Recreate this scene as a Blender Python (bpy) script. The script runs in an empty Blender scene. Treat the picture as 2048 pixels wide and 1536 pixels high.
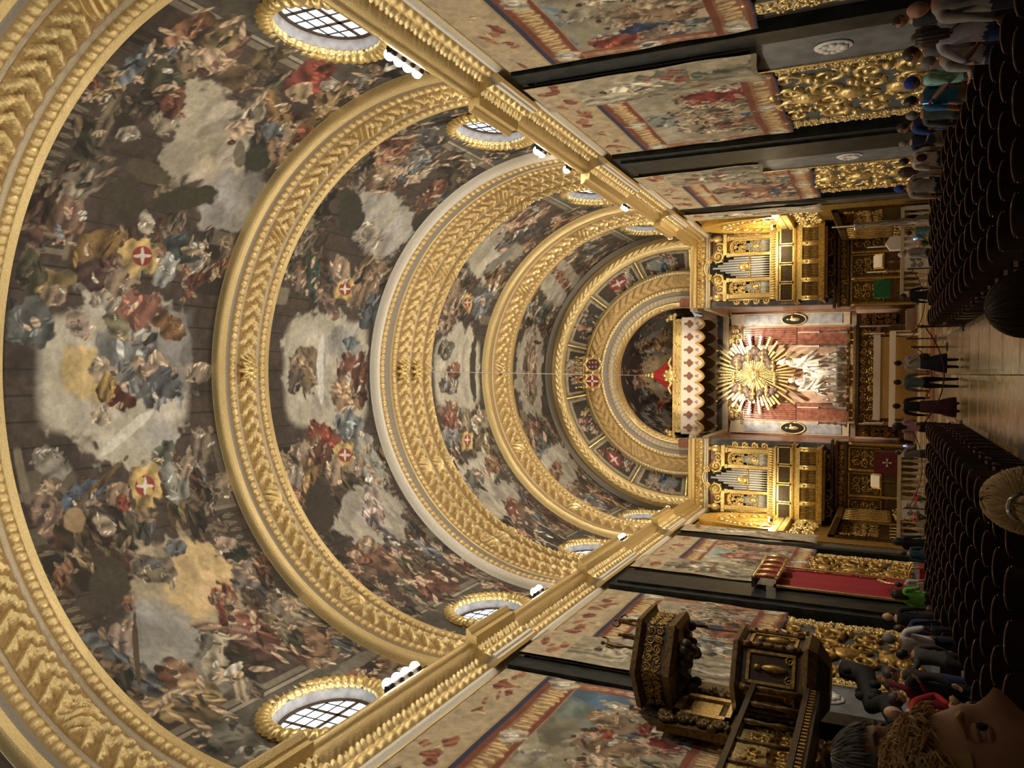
import bpy, bmesh, math, random
import numpy as np
from mathutils import Vector, Matrix
PI = math.pi
sc = bpy.context.scene
COL = sc.collection
random.seed(7); RNG = np.random.default_rng(11)

# ---------------- camera (a phone held upright and saved sideways) ----------------
EYE = np.array([0.0, 0.0, 2.03]); FPX = 1560.0
def _d(px, py): return np.array([(768 - py) / FPX, (1024 - px) / FPX, 1.0])
_Y = _d(1763., 748.5); _Y /= np.linalg.norm(_Y)
_X = np.cross(_d(490, 741), _d(1763., 748.5)); _X /= np.linalg.norm(_X)
if _X[0] < 0: _X = -_X
_Z = np.cross(_X, _Y); _Z = -_Z if _Z[1] < 0 else _Z
CR = np.stack([_X, _Y, _Z])
cam_d = bpy.data.cameras.new('camera'); cam = bpy.data.objects.new('camera', cam_d); COL.objects.link(cam)
cam_d.sensor_fit = 'HORIZONTAL'; cam_d.sensor_width = 36.0; cam_d.lens = FPX / 2048 * 36.0; cam_d.clip_start = 0.05; cam_d.clip_end = 300
cx_, cy_, cz_ = -(CR @ np.array([0, 1, 0.])), CR @ np.array([1, 0, 0.]), -(CR @ np.array([0, 0, 1.]))
cam.matrix_world = Matrix(((cx_[0], cy_[0], cz_[0], EYE[0]), (cx_[1], cy_[1], cz_[1], EYE[1]), (cx_[2], cy_[2], cz_[2], EYE[2]), (0, 0, 0, 1)))
sc.camera = cam

# ---------------- world, exposure, daylight and house lights ----------------
wd = bpy.data.worlds.new('world'); sc.world = wd; wd.use_nodes = True
wd.node_tree.nodes['Background'].inputs[0].default_value = (0.75, 0.86, 1.0, 1); wd.node_tree.nodes['Background'].inputs[1].default_value = 0.3
sc.view_settings.view_transform = 'Standard'; sc.view_settings.look = 'None'; sc.view_settings.gamma = 1; sc.view_settings.use_curve_mapping = False
sc.view_settings.exposure = 0.5
WIN_E = 2.6          # daylight behind the window panes
VAULT_W = 1000.0      # every cornice uplight
TAP_W = 1500.0        # every cornice lamp turned on the opposite tapestries
ALTAR_W = 1350.0      # warm lamps over the altar
ORGAN_W = 170.0
ARCH_W = 130.0
def spot(name, loc, to, w, ang, col=(1, .86, .66), blend=.6, size=.15):
    l = bpy.data.lights.new(name, 'SPOT'); l.energy = w; l.spot_size = math.radians(ang); l.spot_blend = blend; l.color = col; l.shadow_soft_size = size
    o = bpy.data.objects.new(name, l); COL.objects.link(o); o.location = loc
    o.rotation_euler = (Vector(to) - Vector(loc)).to_track_quat('-Z', 'Y').to_euler(); return o
def point(name, loc, w, col=(1, .86, .66), size=.15):
    l = bpy.data.lights.new(name, 'POINT'); l.energy = w; l.color = col; l.shadow_soft_size = size
    o = bpy.data.objects.new(name, l); COL.objects.link(o); o.location = loc; return o
LAMP_Y = [-4.5, 5.0, 14.2, 22.3, 31.1, 38.2]
for yy in LAMP_Y:
    for s in (-1, 1):
        spot('cornice_uplight', (s * 6.75, yy, 11.75), (-s * 3.0, yy, 20.0), VAULT_W, 165, (1, .92, .8), 1.0)
        spot('cornice_wash', (s * 6.7, yy + .5, 11.7), (-s * 7.3, yy + .5, 6.4), TAP_W, 78, (1, .92, .8), 1.0)
for s in (-1, 1):
    spot('altar_lamp', (s * 2.6, 44.2, 10.3), (0, 48.5, 7.0), ALTAR_W, 90, (1, .88, .68))
    spot('canopy_lamp', (s * 3.2, 38.0, 12.0), (0, 44.5, 12.0), 420, 40, (1, .86, .64))
    spot('organ_lamp', (s * 6.3, 37.2, 11.8), (s * 5.4, 42.2, 8.6), ORGAN_W * 2.2, 55, (1, .85, .6))
    point('arch_lamp', (s * 6.5, 39.6, 7.0), ARCH_W, (1, .83, .5), .1)

# ---------------- helpers ----------------
def lin(c):
    c = [x / 255. for x in c[:3]]
    return tuple(x / 12.92 if x <= .04045 else ((x + .055) / 1.055) ** 2.4 for x in c)
MATS = {}
def mat(name, rgb, rough=.6, metal=0., noise=.0, scale=6., bump=0., emit=0., spec=.5, rgb2=None, trans=0., coat=0.):
    if name in MATS: return MATS[name]
    m = bpy.data.materials.new(name); m.use_nodes = True; nt = m.node_tree; b = nt.nodes['Principled BSDF']
    c = lin(rgb); b.inputs['Base Color'].default_value = (*c, 1); b.inputs['Roughness'].default_value = rough; b.inputs['Metallic'].default_value = metal
    b.inputs['Specular IOR Level'].default_value = spec; b.inputs['Transmission Weight'].default_value = trans; b.inputs['Coat Weight'].default_value = coat
    if noise or rgb2:
        tc = nt.nodes.new('ShaderNodeTexCoord'); n = nt.nodes.new('ShaderNodeTexNoise'); n.inputs['Scale'].default_value = scale; n.inputs['Detail'].default_value = 6
        nt.links.new(tc.outputs['Object'], n.inputs['Vector'])
        r = nt.nodes.new('ShaderNodeValToRGB'); nt.links.new(n.outputs['Fac'], r.inputs['Fac'])
        c2 = lin(rgb2) if rgb2 else tuple(x * (1 - noise) for x in c); c1 = c if rgb2 else tuple(min(1, x * (1 + noise)) for x in c)
        r.color_ramp.elements[0].position = .35; r.color_ramp.elements[1].position = .65
        r.color_ramp.elements[0].color = (*c2, 1); r.color_ramp.elements[1].color = (*c1, 1); nt.links.new(r.outputs['Color'], b.inputs['Base Color'])
        if bump:
            bp = nt.nodes.new('ShaderNodeBump'); bp.inputs['Strength'].default_value = bump; bp.inputs['Distance'].default_value = .02
            nt.links.new(n.outputs['Fac'], bp.inputs['Height']); nt.links.new(bp.outputs['Normal'], b.inputs['Normal'])
    if emit:
        b.inputs['Emission Color'].default_value = (*c, 1); b.inputs['Emission Strength'].default_value = emit
    MATS[name] = m; return m
def paint_mat(name, rough_p=.75, rough_m=.34, nscale=9., namp=.25, bump=.15):
    m = bpy.data.materials.new(name); m.use_nodes = True; nt = m.node_tree; b = nt.nodes['Principled BSDF']; L = nt.links
    a = nt.nodes.new('ShaderNodeVertexColor'); a.layer_name = 'Col'
    tc = nt.nodes.new('ShaderNodeTexCoord'); n = nt.nodes.new('ShaderNodeTexNoise'); n.inputs['Scale'].default_value = nscale; n.inputs['Detail'].default_value = 8; n.inputs['Roughness'].default_value = .65
    L.new(tc.outputs['Object'], n.inputs['Vector'])
    mr = nt.nodes.new('ShaderNodeMapRange'); mr.inputs[1].default_value = .3; mr.inputs[2].default_value = .7; mr.inputs[3].default_value = 1 - namp; mr.inputs[4].default_value = 1 + namp
    L.new(n.outputs['Fac'], mr.inputs[0])
    mx = nt.nodes.new('ShaderNodeMix'); mx.data_type = 'RGBA'; mx.blend_type = 'MULTIPLY'; mx.inputs[0].default_value = 1
    L.new(a.outputs['Color'], mx.inputs[6]); L.new(mr.outputs[0], mx.inputs[7]); L.new(mx.outputs[2], b.inputs['Base Color'])
    L.new(a.outputs['Alpha'], b.inputs['Metallic'])
    r2 = nt.nodes.new('ShaderNodeMapRange'); r2.inputs[3].default_value = rough_p; r2.inputs[4].default_value = rough_m; L.new(a.outputs['Alpha'], r2.inputs[0]); L.new(r2.outputs[0], b.inputs['Roughness'])
    bp = nt.nodes.new('ShaderNodeBump'); bp.inputs['Strength'].default_value = bump; bp.inputs['Distance'].default_value = .02; L.new(n.outputs['Fac'], bp.inputs['Height']); L.new(bp.outputs['Normal'], b.inputs['Normal'])
    MATS[name] = m; return m
GOLD = lin((232, 208, 150)); GOLD_D = lin((176, 134, 56)); CREAM = lin((196, 180, 150)); GREYC = lin((150, 140, 124))
M_FRESCO = paint_mat('painted_plaster', .8, .4, 7., .22, .1)
M_GILT = paint_mat('gilded_stucco', .7, .3, 30., .2, .6)
M_TAP = paint_mat('woven_tapestry', .9, .9, 30., .16, .25)
M_GOLD = mat('gold_leaf', (224, 198, 134), .34, .7, .28, 16., .6)
M_GOLD_OLD = mat('old_gold', (172, 138, 72), .42, .65, .35, 12., .35)
M_GOLD_DARK = mat('darkened_gilt_wood', (96, 74, 38), .45, .5, .45, 12., .35)
M_WOOD = mat('dark_walnut', (58, 42, 26), .45, 0, .4, 9., .15)
M_BLACKM = mat('black_green_marble', (36, 40, 37), .45, 0, .5, 3., spec=.2)
M_GREYM = mat('grey_marble', (104, 108, 110), .5, 0, .28, 2.4)
M_REDM = mat('red_marble', (150, 96, 78), .28, 0, .3, 5.)
M_WHITEM = mat('white_marble', (222, 216, 206), .35, 0, .06, 4.)
M_STONE = mat('wall_stone', (74, 66, 54), .7, 0, .25, 1.5, .1)
M_LIME = mat('pale_limestone', (196, 180, 152), .6, 0, .12, 3.)
M_SILVER = mat('silver', (205, 203, 200), .2, .95)
M_TIN = mat('organ_tin', (214, 216, 218), .38, .35, .06, 3.)
M_BLACK = mat('black_void', (12, 10, 9), .8)
M_CANDLE = mat('candle_wax', (236, 228, 210), .5)
M_LACE = mat('white_lace', (226, 218, 214), .85, 0, .12, 40., .4)
M_CLOTH = mat('beige_frontal', (190, 156, 98), .8, 0, .12, 12.)
M_RED = mat('red_damask', (150, 22, 36), .7, 0, .15, 10., .1)
M_CARPET = mat('red_carpet', (150, 66, 48), .9, 0, .25, 20.)
M_PANE = mat('daylit_pane', (222, 234, 250), .1, 0, emit=WIN_E)
M_BULB = mat('lamp_lens', (255, 240, 214), .3, 0, emit=40.)
M_IRON = mat('dark_iron', (52, 44, 36), .5, .3)
M_PLASTER = mat('reveal_plaster', (172, 172, 176), .8, 0, .2, 5., .2)

def link(o, parent=None):
    COL.objects.link(o)
    if parent is not None: o.parent = parent
    return o
def mesh_np(name, V, F, mats, parent=None, col=None, smooth=True, mi=None):
    """V (n,3), F (m,4) quads (or list of tuples)"""
    me = bpy.data.meshes.new(name)
    if isinstance(F, np.ndarray):
        n, m, k = len(V), len(F), F.shape[1]
        me.vertices.add(n); me.vertices.foreach_set('co', np.ascontiguousarray(V, dtype=np.float32).ravel())
        me.loops.add(m * k); me.loops.foreach_set('vertex_index', np.ascontiguousarray(F, dtype=np.int32).ravel())
        me.polygons.add(m); me.polygons.foreach_set('loop_start', np.arange(0, m * k, k, dtype=np.int32))
        me.polygons.foreach_set('loop_total', np.full(m, k, dtype=np.int32))
        me.update(calc_edges=True)
    else:
        me.from_pydata([tuple(v) for v in V], [], F); me.update()
    if col is not None:
        at = me.color_attributes.new('Col', 'FLOAT_COLOR', 'POINT'); at.data.foreach_set('color', np.ascontiguousarray(col, dtype=np.float32).ravel())
    if not isinstance(mats, (list, tuple)): mats = [mats]
    for m_ in mats: me.materials.append(m_)
    if mi is not None: me.polygons.foreach_set('material_index', np.asarray(mi, dtype=np.int32))
    if smooth: me.polygons.foreach_set('use_smooth', np.ones(len(me.polygons), dtype=bool))
    return link(bpy.data.objects.new(name, me), parent)
def grid_faces(nu, nv, keep=None, flip=False):
    i, j = np.meshgrid(np.arange(nu - 1), np.arange(nv - 1), indexing='ij')
    a = i * nv + j; F = np.stack([a, a + 1, a + nv + 1, a + nv], -1) if flip else np.stack([a, a + nv, a + nv + 1, a + 1], -1)
    if keep is not None: return F[keep]
    return F.reshape(-1, 4)

class MB:
    def __init__(s): s.v = []; s.f = []; s.m = []; s.cm = 0
    def add(s, vs, fs):
        o = len(s.v); s.v += [tuple(v) for v in vs]; s.f += [tuple(i + o for i in f) for f in fs]; s.m += [s.cm] * len(fs); return s
    def box(s, x0, x1, y0, y1, z0, z1):
        return s.add([(x0, y0, z0), (x1, y0, z0), (x1, y1, z0), (x0, y1, z0), (x0, y0, z1), (x1, y0, z1), (x1, y1, z1), (x0, y1, z1)],
                     [(0, 3, 2, 1), (4, 5, 6, 7), (0, 1, 5, 4), (1, 2, 6, 5), (2, 3, 7, 6), (3, 0, 4, 7)])
    def cbox(s, c, h): return s.box(c[0] - h[0], c[0] + h[0], c[1] - h[1], c[1] + h[1], c[2] - h[2], c[2] + h[2])
    def tube(s, pts, r, n=8, cap=True):
        P = [Vector(p) for p in pts]; R_ = r if isinstance(r, (list, tuple)) else [r] * len(P); vs = []; fs = []; up = None
        for i, p in enumerate(P):
            t = (P[min(i + 1, len(P) - 1)] - P[max(i - 1, 0)]); t = t.normalized() if t.length > 1e-9 else Vector((0, 0, 1))
            if up is None: up = t.orthogonal().normalized()
            up = (up - t * up.dot(t)); up = up.normalized() if up.length > 1e-6 else t.orthogonal().normalized()
            w = t.cross(up)
            for k in range(n):
                a = 2 * PI * k / n; vs.append(p + (up * math.cos(a) + w * math.sin(a)) * R_[i])
        for i in range(len(P) - 1):
            for k in range(n): fs.append((i * n + k, i * n + (k + 1) % n, (i + 1) * n + (k + 1) % n, (i + 1) * n + k))
        if cap: fs.append(tuple(range(n - 1, -1, -1))); fs.append(tuple((len(P) - 1) * n + k for k in range(n)))
        return s.add(vs, fs)
    def lathe(s, c, prof, n=12, sx=1., sy=1.):
        vs = []; fs = []; N = len(prof)
        for r, z in prof:
            for k in range(n): a = 2 * PI * k / n; vs.append((c[0] + r * sx * math.cos(a), c[1] + r * sy * math.sin(a), c[2] + z))
        for i in range(N - 1):
            for k in range(n): fs.append((i * n + k, i * n + (k + 1) % n, (i + 1) * n + (k + 1) % n, (i + 1) * n + k))
        fs.append(tuple(range(n - 1, -1, -1))); fs.append(tuple((N - 1) * n + k for k in range(n)))
        return s.add(vs, fs)
    def ell(s, c, r, n=8, m=6):
        vs = [(c[0], c[1], c[2] + r[2])]; fs = []
        for i in range(1, m):
            t = PI * i / m
            for k in range(n): a = 2 * PI * k / n; vs.append((c[0] + r[0] * math.sin(t) * math.cos(a), c[1] + r[1] * math.sin(t) * math.sin(a), c[2] + r[2] * math.cos(t)))
        vs.append((c[0], c[1], c[2] - r[2])); L = len(vs) - 1
        for k in range(n): fs.append((0, 1 + k, 1 + (k + 1) % n)); fs.append((L, 1 + (m - 2) * n + (k + 1) % n, 1 + (m - 2) * n + k))
        for i in range(m - 2):
            for k in range(n): a = 1 + i * n; fs.append((a + k, a + n + k, a + n + (k + 1) % n, a + (k + 1) % n))
        return s.add(vs, fs)
    def prism(s, poly, to3, d0, d1):
        n = len(poly); vs = [to3(p[0], p[1], d0) for p in poly] + [to3(p[0], p[1], d1) for p in poly]
        return s.add(vs, [tuple(range(n)), tuple(range(2 * n - 1, n - 1, -1))] + [(i, i + n, (i + 1) % n + n, (i + 1) % n) for i in range(n)])
    def build(s, name, mats, parent=None, smooth=False):
        o = mesh_np(name, s.v, s.f, mats, parent, smooth=smooth, mi=s.m)
        return o
def tag(o, label=None, cat=None, group=None, kind=None):
    if label: o['label'] = label
    if cat: o['category'] = cat
    if group: o['group'] = group
    if kind: o['kind'] = kind
    return o
def thing(name, label, cat, loc=(0, 0, 0), rz=0., group=None):
    o = bpy.data.objects.new(name, None); o.empty_display_size = .2; link(o); o.location = loc; o.rotation_euler = (0, 0, rz); return tag(o, label, cat, group)
def struct(name, loc=(0, 0, 0)):
    o = bpy.data.objects.new(name, None); link(o); o.location = loc; return tag(o, kind='structure')
def copy_tree(o, parent=None):
    c = o.copy(); COL.objects.link(c)
    if parent is not None: c.parent = parent
    for ch in list(o.children): copy_tree(ch, c)
    return c
def scroll(mb, c, U, V, r, turns=1.6, w=.05, sgn=1, a0=0., n=22, N=None, lift=.0):
    """spiral acanthus scroll as a tapering tube in the plane (U,V)"""
    c = Vector(c); U = Vector(U); V = Vector(V); Nn = U.cross(V)
    pts = []; rs = []
    for i in range(n):
        t = i / (n - 1); a = a0 + sgn * turns * 2 * PI * t; q = r * (1 - .82 * t)
        pts.append(c + U * q * math.cos(a) + V * q * math.sin(a) + Nn * (.3 * w + lift * math.sin(PI * t))); rs.append(w * (.55 + .6 * math.sin(PI * min(1, t * 1.25))) * (1 - .35 * t))
    mb.tube(pts, rs, 6); mb.ell(pts[-1], (w * 1.25,) * 3, 6, 4)
    for k in range(5):
        t = .06 + .1 * k; a = a0 + sgn * turns * 2 * PI * t; q = r * (1 - .82 * t); p = c + U * q * math.cos(a) + V * q * math.sin(a)
        d = U * math.cos(a + sgn * .5) + V * math.sin(a + sgn * .5)
        mb.tube([p, p + d * r * .22 + Nn * w, p + d * r * .42], [w * .8, w * .75, w * .12], 5)
def scrollwork(mb, O, U, V, wu, hv, cell=.8, w=.05, seed=0):
    """fill a wu x hv panel with mirrored acanthus scrolls"""
    rnd = random.Random(seed); nu = max(1, round(wu / cell)); nv = max(1, round(hv / cell)); O = Vector(O); U = Vector(U); V = Vector(V)
    for i in range(nu):
        for j in range(nv):
            p = O + U * wu * (i + .5) / nu + V * hv * (j + .5) / nv
            sg = 1 if (i + j) % 2 == 0 else -1
            if i >= nu / 2: sg = -sg
            scroll(mb, p + U * rnd.uniform(-.06, .06) * cell, U, V, .5 * min(wu / nu, hv / nv) * rnd.uniform(.85, 1.05), rnd.uniform(1.2, 1.7), w * rnd.uniform(.8, 1.2), sg, rnd.uniform(0, 6.28))
    for k in range(int(wu * hv / cell / cell * 3)):
        p = O + U * wu * rnd.random() + V * hv * rnd.random(); q = w * rnd.uniform(.9, 1.8); mb.ell(p, (q, q, q), 6, 4)
VB1 = [
(-0.2,14.26,-0.01,1.94,-2.53,-0.06,182,172,150,0),(-0.11,14.18,0,2.2,-1.48,-0.02,182,172,150,1),(-0.07,13.18,0,0.71,-0.73,-0.01,222,182,98,0),(0.07,15.2,-0.33,1.11,-0.81,-0.34,112,112,122,2),
(0.52,14.25,0.02,0.68,-0.73,0.04,140,142,146,2),(0.57,15.94,0.02,0.59,-1.28,0.08,128,124,126,0),(-0.73,14.04,-0.17,0.46,-0.22,-0.11,112,42,32,2),(1.72,14.52,0.05,0.67,-0.48,0.08,170,96,80,2),
(1.2,15.71,-0.2,0.5,-0.28,-0.15,152,98,52,2),(-0,15.31,-0.29,0.6,-0.29,-0.2,204,168,134,2),(-0.03,13.67,-0.21,0.28,-0.2,-0.18,206,176,140,2),(-0.42,13.79,-0,0.2,-0.31,-0.01,192,142,62,2),
(-1.68,14.22,0.51,0.85,-0.12,0.09,208,202,186,0),(-1.14,13.53,-0.01,0.28,-0.21,-0.02,196,170,140,2),(1.11,12.99,-0.22,0.33,-0.2,-0.15,196,164,146,2),(1.07,11.75,0.03,0.52,-0.54,0.05,98,104,110,2),
(1.11,14.05,-0.33,0.26,-0.13,-0.22,150,140,100,2),(-0.42,15.6,-0.01,0.51,-0.42,-0.02,96,100,112,2),(1.8,13.66,0.03,0.37,-0.23,0.04,190,178,160,2),(-1.81,15.27,-0.05,0.65,-0.42,-0.08,170,166,158,0),
(3.15,13,0.31,0.55,-0.26,0.19,154,108,48,2),(2.31,13.28,-0.1,0.46,-0.25,-0.04,98,62,66,2),(3.53,12.36,0.05,0.27,-0.17,0.05,176,120,92,2),(3.43,15.68,-0.17,0.6,-0.35,-0.09,74,90,96,2),
(3.41,16.14,0,0.49,-0.1,0.02,190,158,124,2),(2.72,15.21,-0.01,0.33,-0.47,0.04,170,172,172,2),(2.29,13.93,0.04,0.34,-0.29,0.06,172,140,112,2),(3.93,14.19,-0.32,0.2,-0.07,-0.18,194,178,154,2),
(2.14,11.95,0.06,0.53,-0.26,0.05,146,120,64,2),(1.78,12.26,0.03,0.27,-0.24,0.04,168,136,104,2),(2.33,11.56,0.04,0.3,-0.46,0.09,90,86,62,2),(-3.09,12.76,0.21,0.59,-0.2,0.06,88,108,146,2),
(-2.86,13.27,0.48,0.74,-0.07,0.05,122,88,48,2),(-2.28,12.01,-0.2,0.4,-0.28,-0.16,156,148,134,2),(-3.22,13.66,-0.04,0.3,-0.31,-0.1,168,130,104,2),(-3.49,13.68,-0.03,0.19,-0.18,-0.06,186,70,52,2),
(-3.07,15.35,0.06,0.37,-0.58,0.05,160,164,158,2),(-2.66,15.94,-0.09,0.2,-0.43,-0.33,178,150,122,2),(-2.31,15.32,-0.04,0.39,-0.28,-0.07,104,112,96,2),(-3.72,12.28,-0.18,0.18,-0.21,-0.21,156,120,78,0),
(-3.39,11.7,-0.05,0.3,-0.28,-0.08,160,120,104,2),(-3.95,12.97,-0.24,0.16,-0.13,-0.19,190,160,132,2),(-3.52,17.1,-0.05,0.33,-0.36,-0.15,176,148,118,2),(-2.18,16.65,-0.03,0.36,-0.44,-0.11,150,126,104,2),
(3.8,17.03,0.04,0.25,-0.35,0.16,160,128,104,2),(-0.07,16.76,0,0.48,-0.26,-0,176,150,126,2),(3.07,14.39,0.08,0.53,-0.53,0.17,196,154,72,3),(-3.15,14.44,-0.07,0.53,-0.56,-0.18,196,154,72,4),
(6.56,14.77,0.64,0.81,-1.32,1.4,176,160,134,0),(5.1,16.62,0.66,0.94,-0.77,0.87,150,144,138,0),(5.8,14.15,0.14,0.47,-0.52,0.31,158,146,126,0),(6.52,16.43,0.14,0.42,-0.38,0.29,52,54,40,0),
(4.89,15.06,0.36,0.82,-0.31,0.23,56,54,40,0),(5.29,13.69,-0.05,0.72,-0.29,0.04,84,72,50,0),(4.43,13.38,0.12,0.51,-0.63,0.27,64,56,44,0),(8.33,12.82,0.49,0.3,-0.17,0.23,158,122,86,2),
(9.14,13,-0.04,0.54,-0.31,0.11,150,106,80,2),(6.7,13.37,-0.06,0.34,-0.34,0.04,186,164,136,2),(7.25,13.15,0.11,0.24,-0.37,0.26,134,66,50,2),(7.81,12.43,0.19,0.37,-0.36,0.26,78,76,58,2),
(6.44,11.93,-0,0.17,-0.59,0.13,140,118,90,2),(6.09,12.67,0.07,0.2,-0.17,0.1,176,160,138,2),(8.6,12.61,0.12,0.2,-0.22,0.18,182,150,118,2),(8.62,13.92,-0.05,0.53,-0.32,0.11,112,84,58,2),
(8.7,13.39,0.13,0.22,-0.2,0.18,190,150,110,2),(9.33,12.27,0.16,0.4,-0.31,0.21,96,64,52,2),(3.77,12.16,0.06,0.31,-0.36,0.12,150,104,86,2),(9.5,15.66,0.63,-0.02,-0.23,0.58,164,56,46,2),
(9.63,16.3,0.14,0.2,-0.19,0.23,210,196,178,2),(8.99,15.81,0.32,0.06,-0.14,0.3,200,160,116,2),(8.01,16.04,0.23,0.12,-0.52,0.9,164,116,62,2),(7.68,16.94,0.16,0.38,-0.36,0.34,186,150,116,2),
(7.83,17.31,0.44,0.04,-0.15,0.42,160,78,58,2),(7.55,16.24,0.1,0.25,-0.29,0.26,110,120,138,2),(8.9,16.9,0.28,0.05,-0.28,0.63,178,132,88,2),(6.91,17.04,0.18,0.18,-0.36,0.52,176,130,96,2),
(11.68,16.24,0.73,-0.26,-0.35,0.99,36,38,46,2),(10.88,16.57,0.13,0.12,-0.15,0.22,150,110,82,2),(8.6,17.02,0.54,-0.02,-0.08,0.25,118,88,46,0),(6.5,15.84,0.06,0.17,-0.37,0.28,110,98,80,0),
(11.44,14.76,-0.32,0.79,-0.21,0.05,140,134,122,0),(-6.03,14.35,-1.05,0.94,-0.94,-1.19,176,154,116,0),(-6.03,14.88,-0.29,0.97,-1.07,-0.69,212,170,100,0),
(-7.22,12.87,-0.87,0.56,-0.6,-0.79,146,142,136,0),(-5.4,13.76,-0.27,0.56,-0.29,-0.22,138,120,96,2),(-8.52,13.55,-0.35,0.62,-0.79,-0.68,120,114,106,0),(-5.26,13.69,-0.07,0.29,-0.18,-0.09,104,104,112,2),
(-4.97,14.61,-0.07,0.28,-0.19,-0.1,120,126,136,2),(-5.57,16.25,-0.33,0.35,-0.22,-0.29,42,54,48,2),(-5.22,16.18,-0.09,0.39,-0.25,-0.15,196,160,134,2),(-6.29,16.2,-0.11,0.37,-0.44,-0.32,150,128,126,2),
(-7.23,14.87,-0,0.35,-0.97,-0.38,172,74,56,2),(-7.57,14.9,0,0.22,-0.8,-0.32,188,142,98,2),(-7.33,14.07,-0.24,0.34,-0.1,-0.1,190,142,104,2),(-6.71,14.8,-0.05,0.13,-0.16,-0.12,140,100,70,2),
(-8.21,13.69,-0.05,0.35,-0.68,-0.38,198,178,146,2),(-9.29,13.41,-0.02,0.16,-0.52,-0.3,196,166,130,2),(-8.29,12.63,-0.37,0.12,-0.18,-0.29,178,124,88,2),
(-8.37,12.29,-0.36,0.03,-0.1,-0.21,130,74,52,2),(-6.81,11.99,-0.02,0.24,-0.4,-0.14,176,142,128,2),(-6.55,12.36,-0.05,0.13,-0.12,-0.07,186,140,104,2),(-7.28,12.11,-0.02,0.06,-1.04,-0.6,84,62,42,0),
(-8.75,14.4,-0.34,0.59,-0.47,-0.44,66,50,38,2),(-8.98,16.24,-0.44,0.23,-0.35,-0.59,180,128,90,2),(-7.87,16.83,-0.37,0.29,-0.34,-0.53,172,152,126,2),(-9.55,16,-0.22,0.34,-0.39,-0.45,168,116,84,2),
(-7.6,16.44,-0.13,0.31,-0.45,-0.41,150,132,112,2),(-7.83,13.66,-0.08,0.18,-0.24,-0.19,110,100,92,2),(-10.79,11.98,-0.73,-0.03,-0.26,-0.51,130,126,116,2),
(-10.91,13.05,-0.23,0.21,-0.27,-0.29,104,98,86,0),(-12.62,12.62,-0.6,-0.06,-0.17,-0.31,150,70,54,2),(-5.5,12.46,-0.13,0.46,-0.73,-0.36,66,58,46,0),(-11.78,16.88,-0.36,0.24,-0.5,-0.77,110,106,104,2),
(-10.97,17.17,-0.23,0.22,-0.33,-0.47,150,110,84,2),(-10.34,16.68,0.02,1.16,-0.21,-0.15,120,112,98,0),(-8.85,11.36,0.28,1.43,-0.13,-0.03,120,104,82,0),(4.78,10.65,0.07,0.23,-0.66,0.24,70,62,52,0),
]
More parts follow.
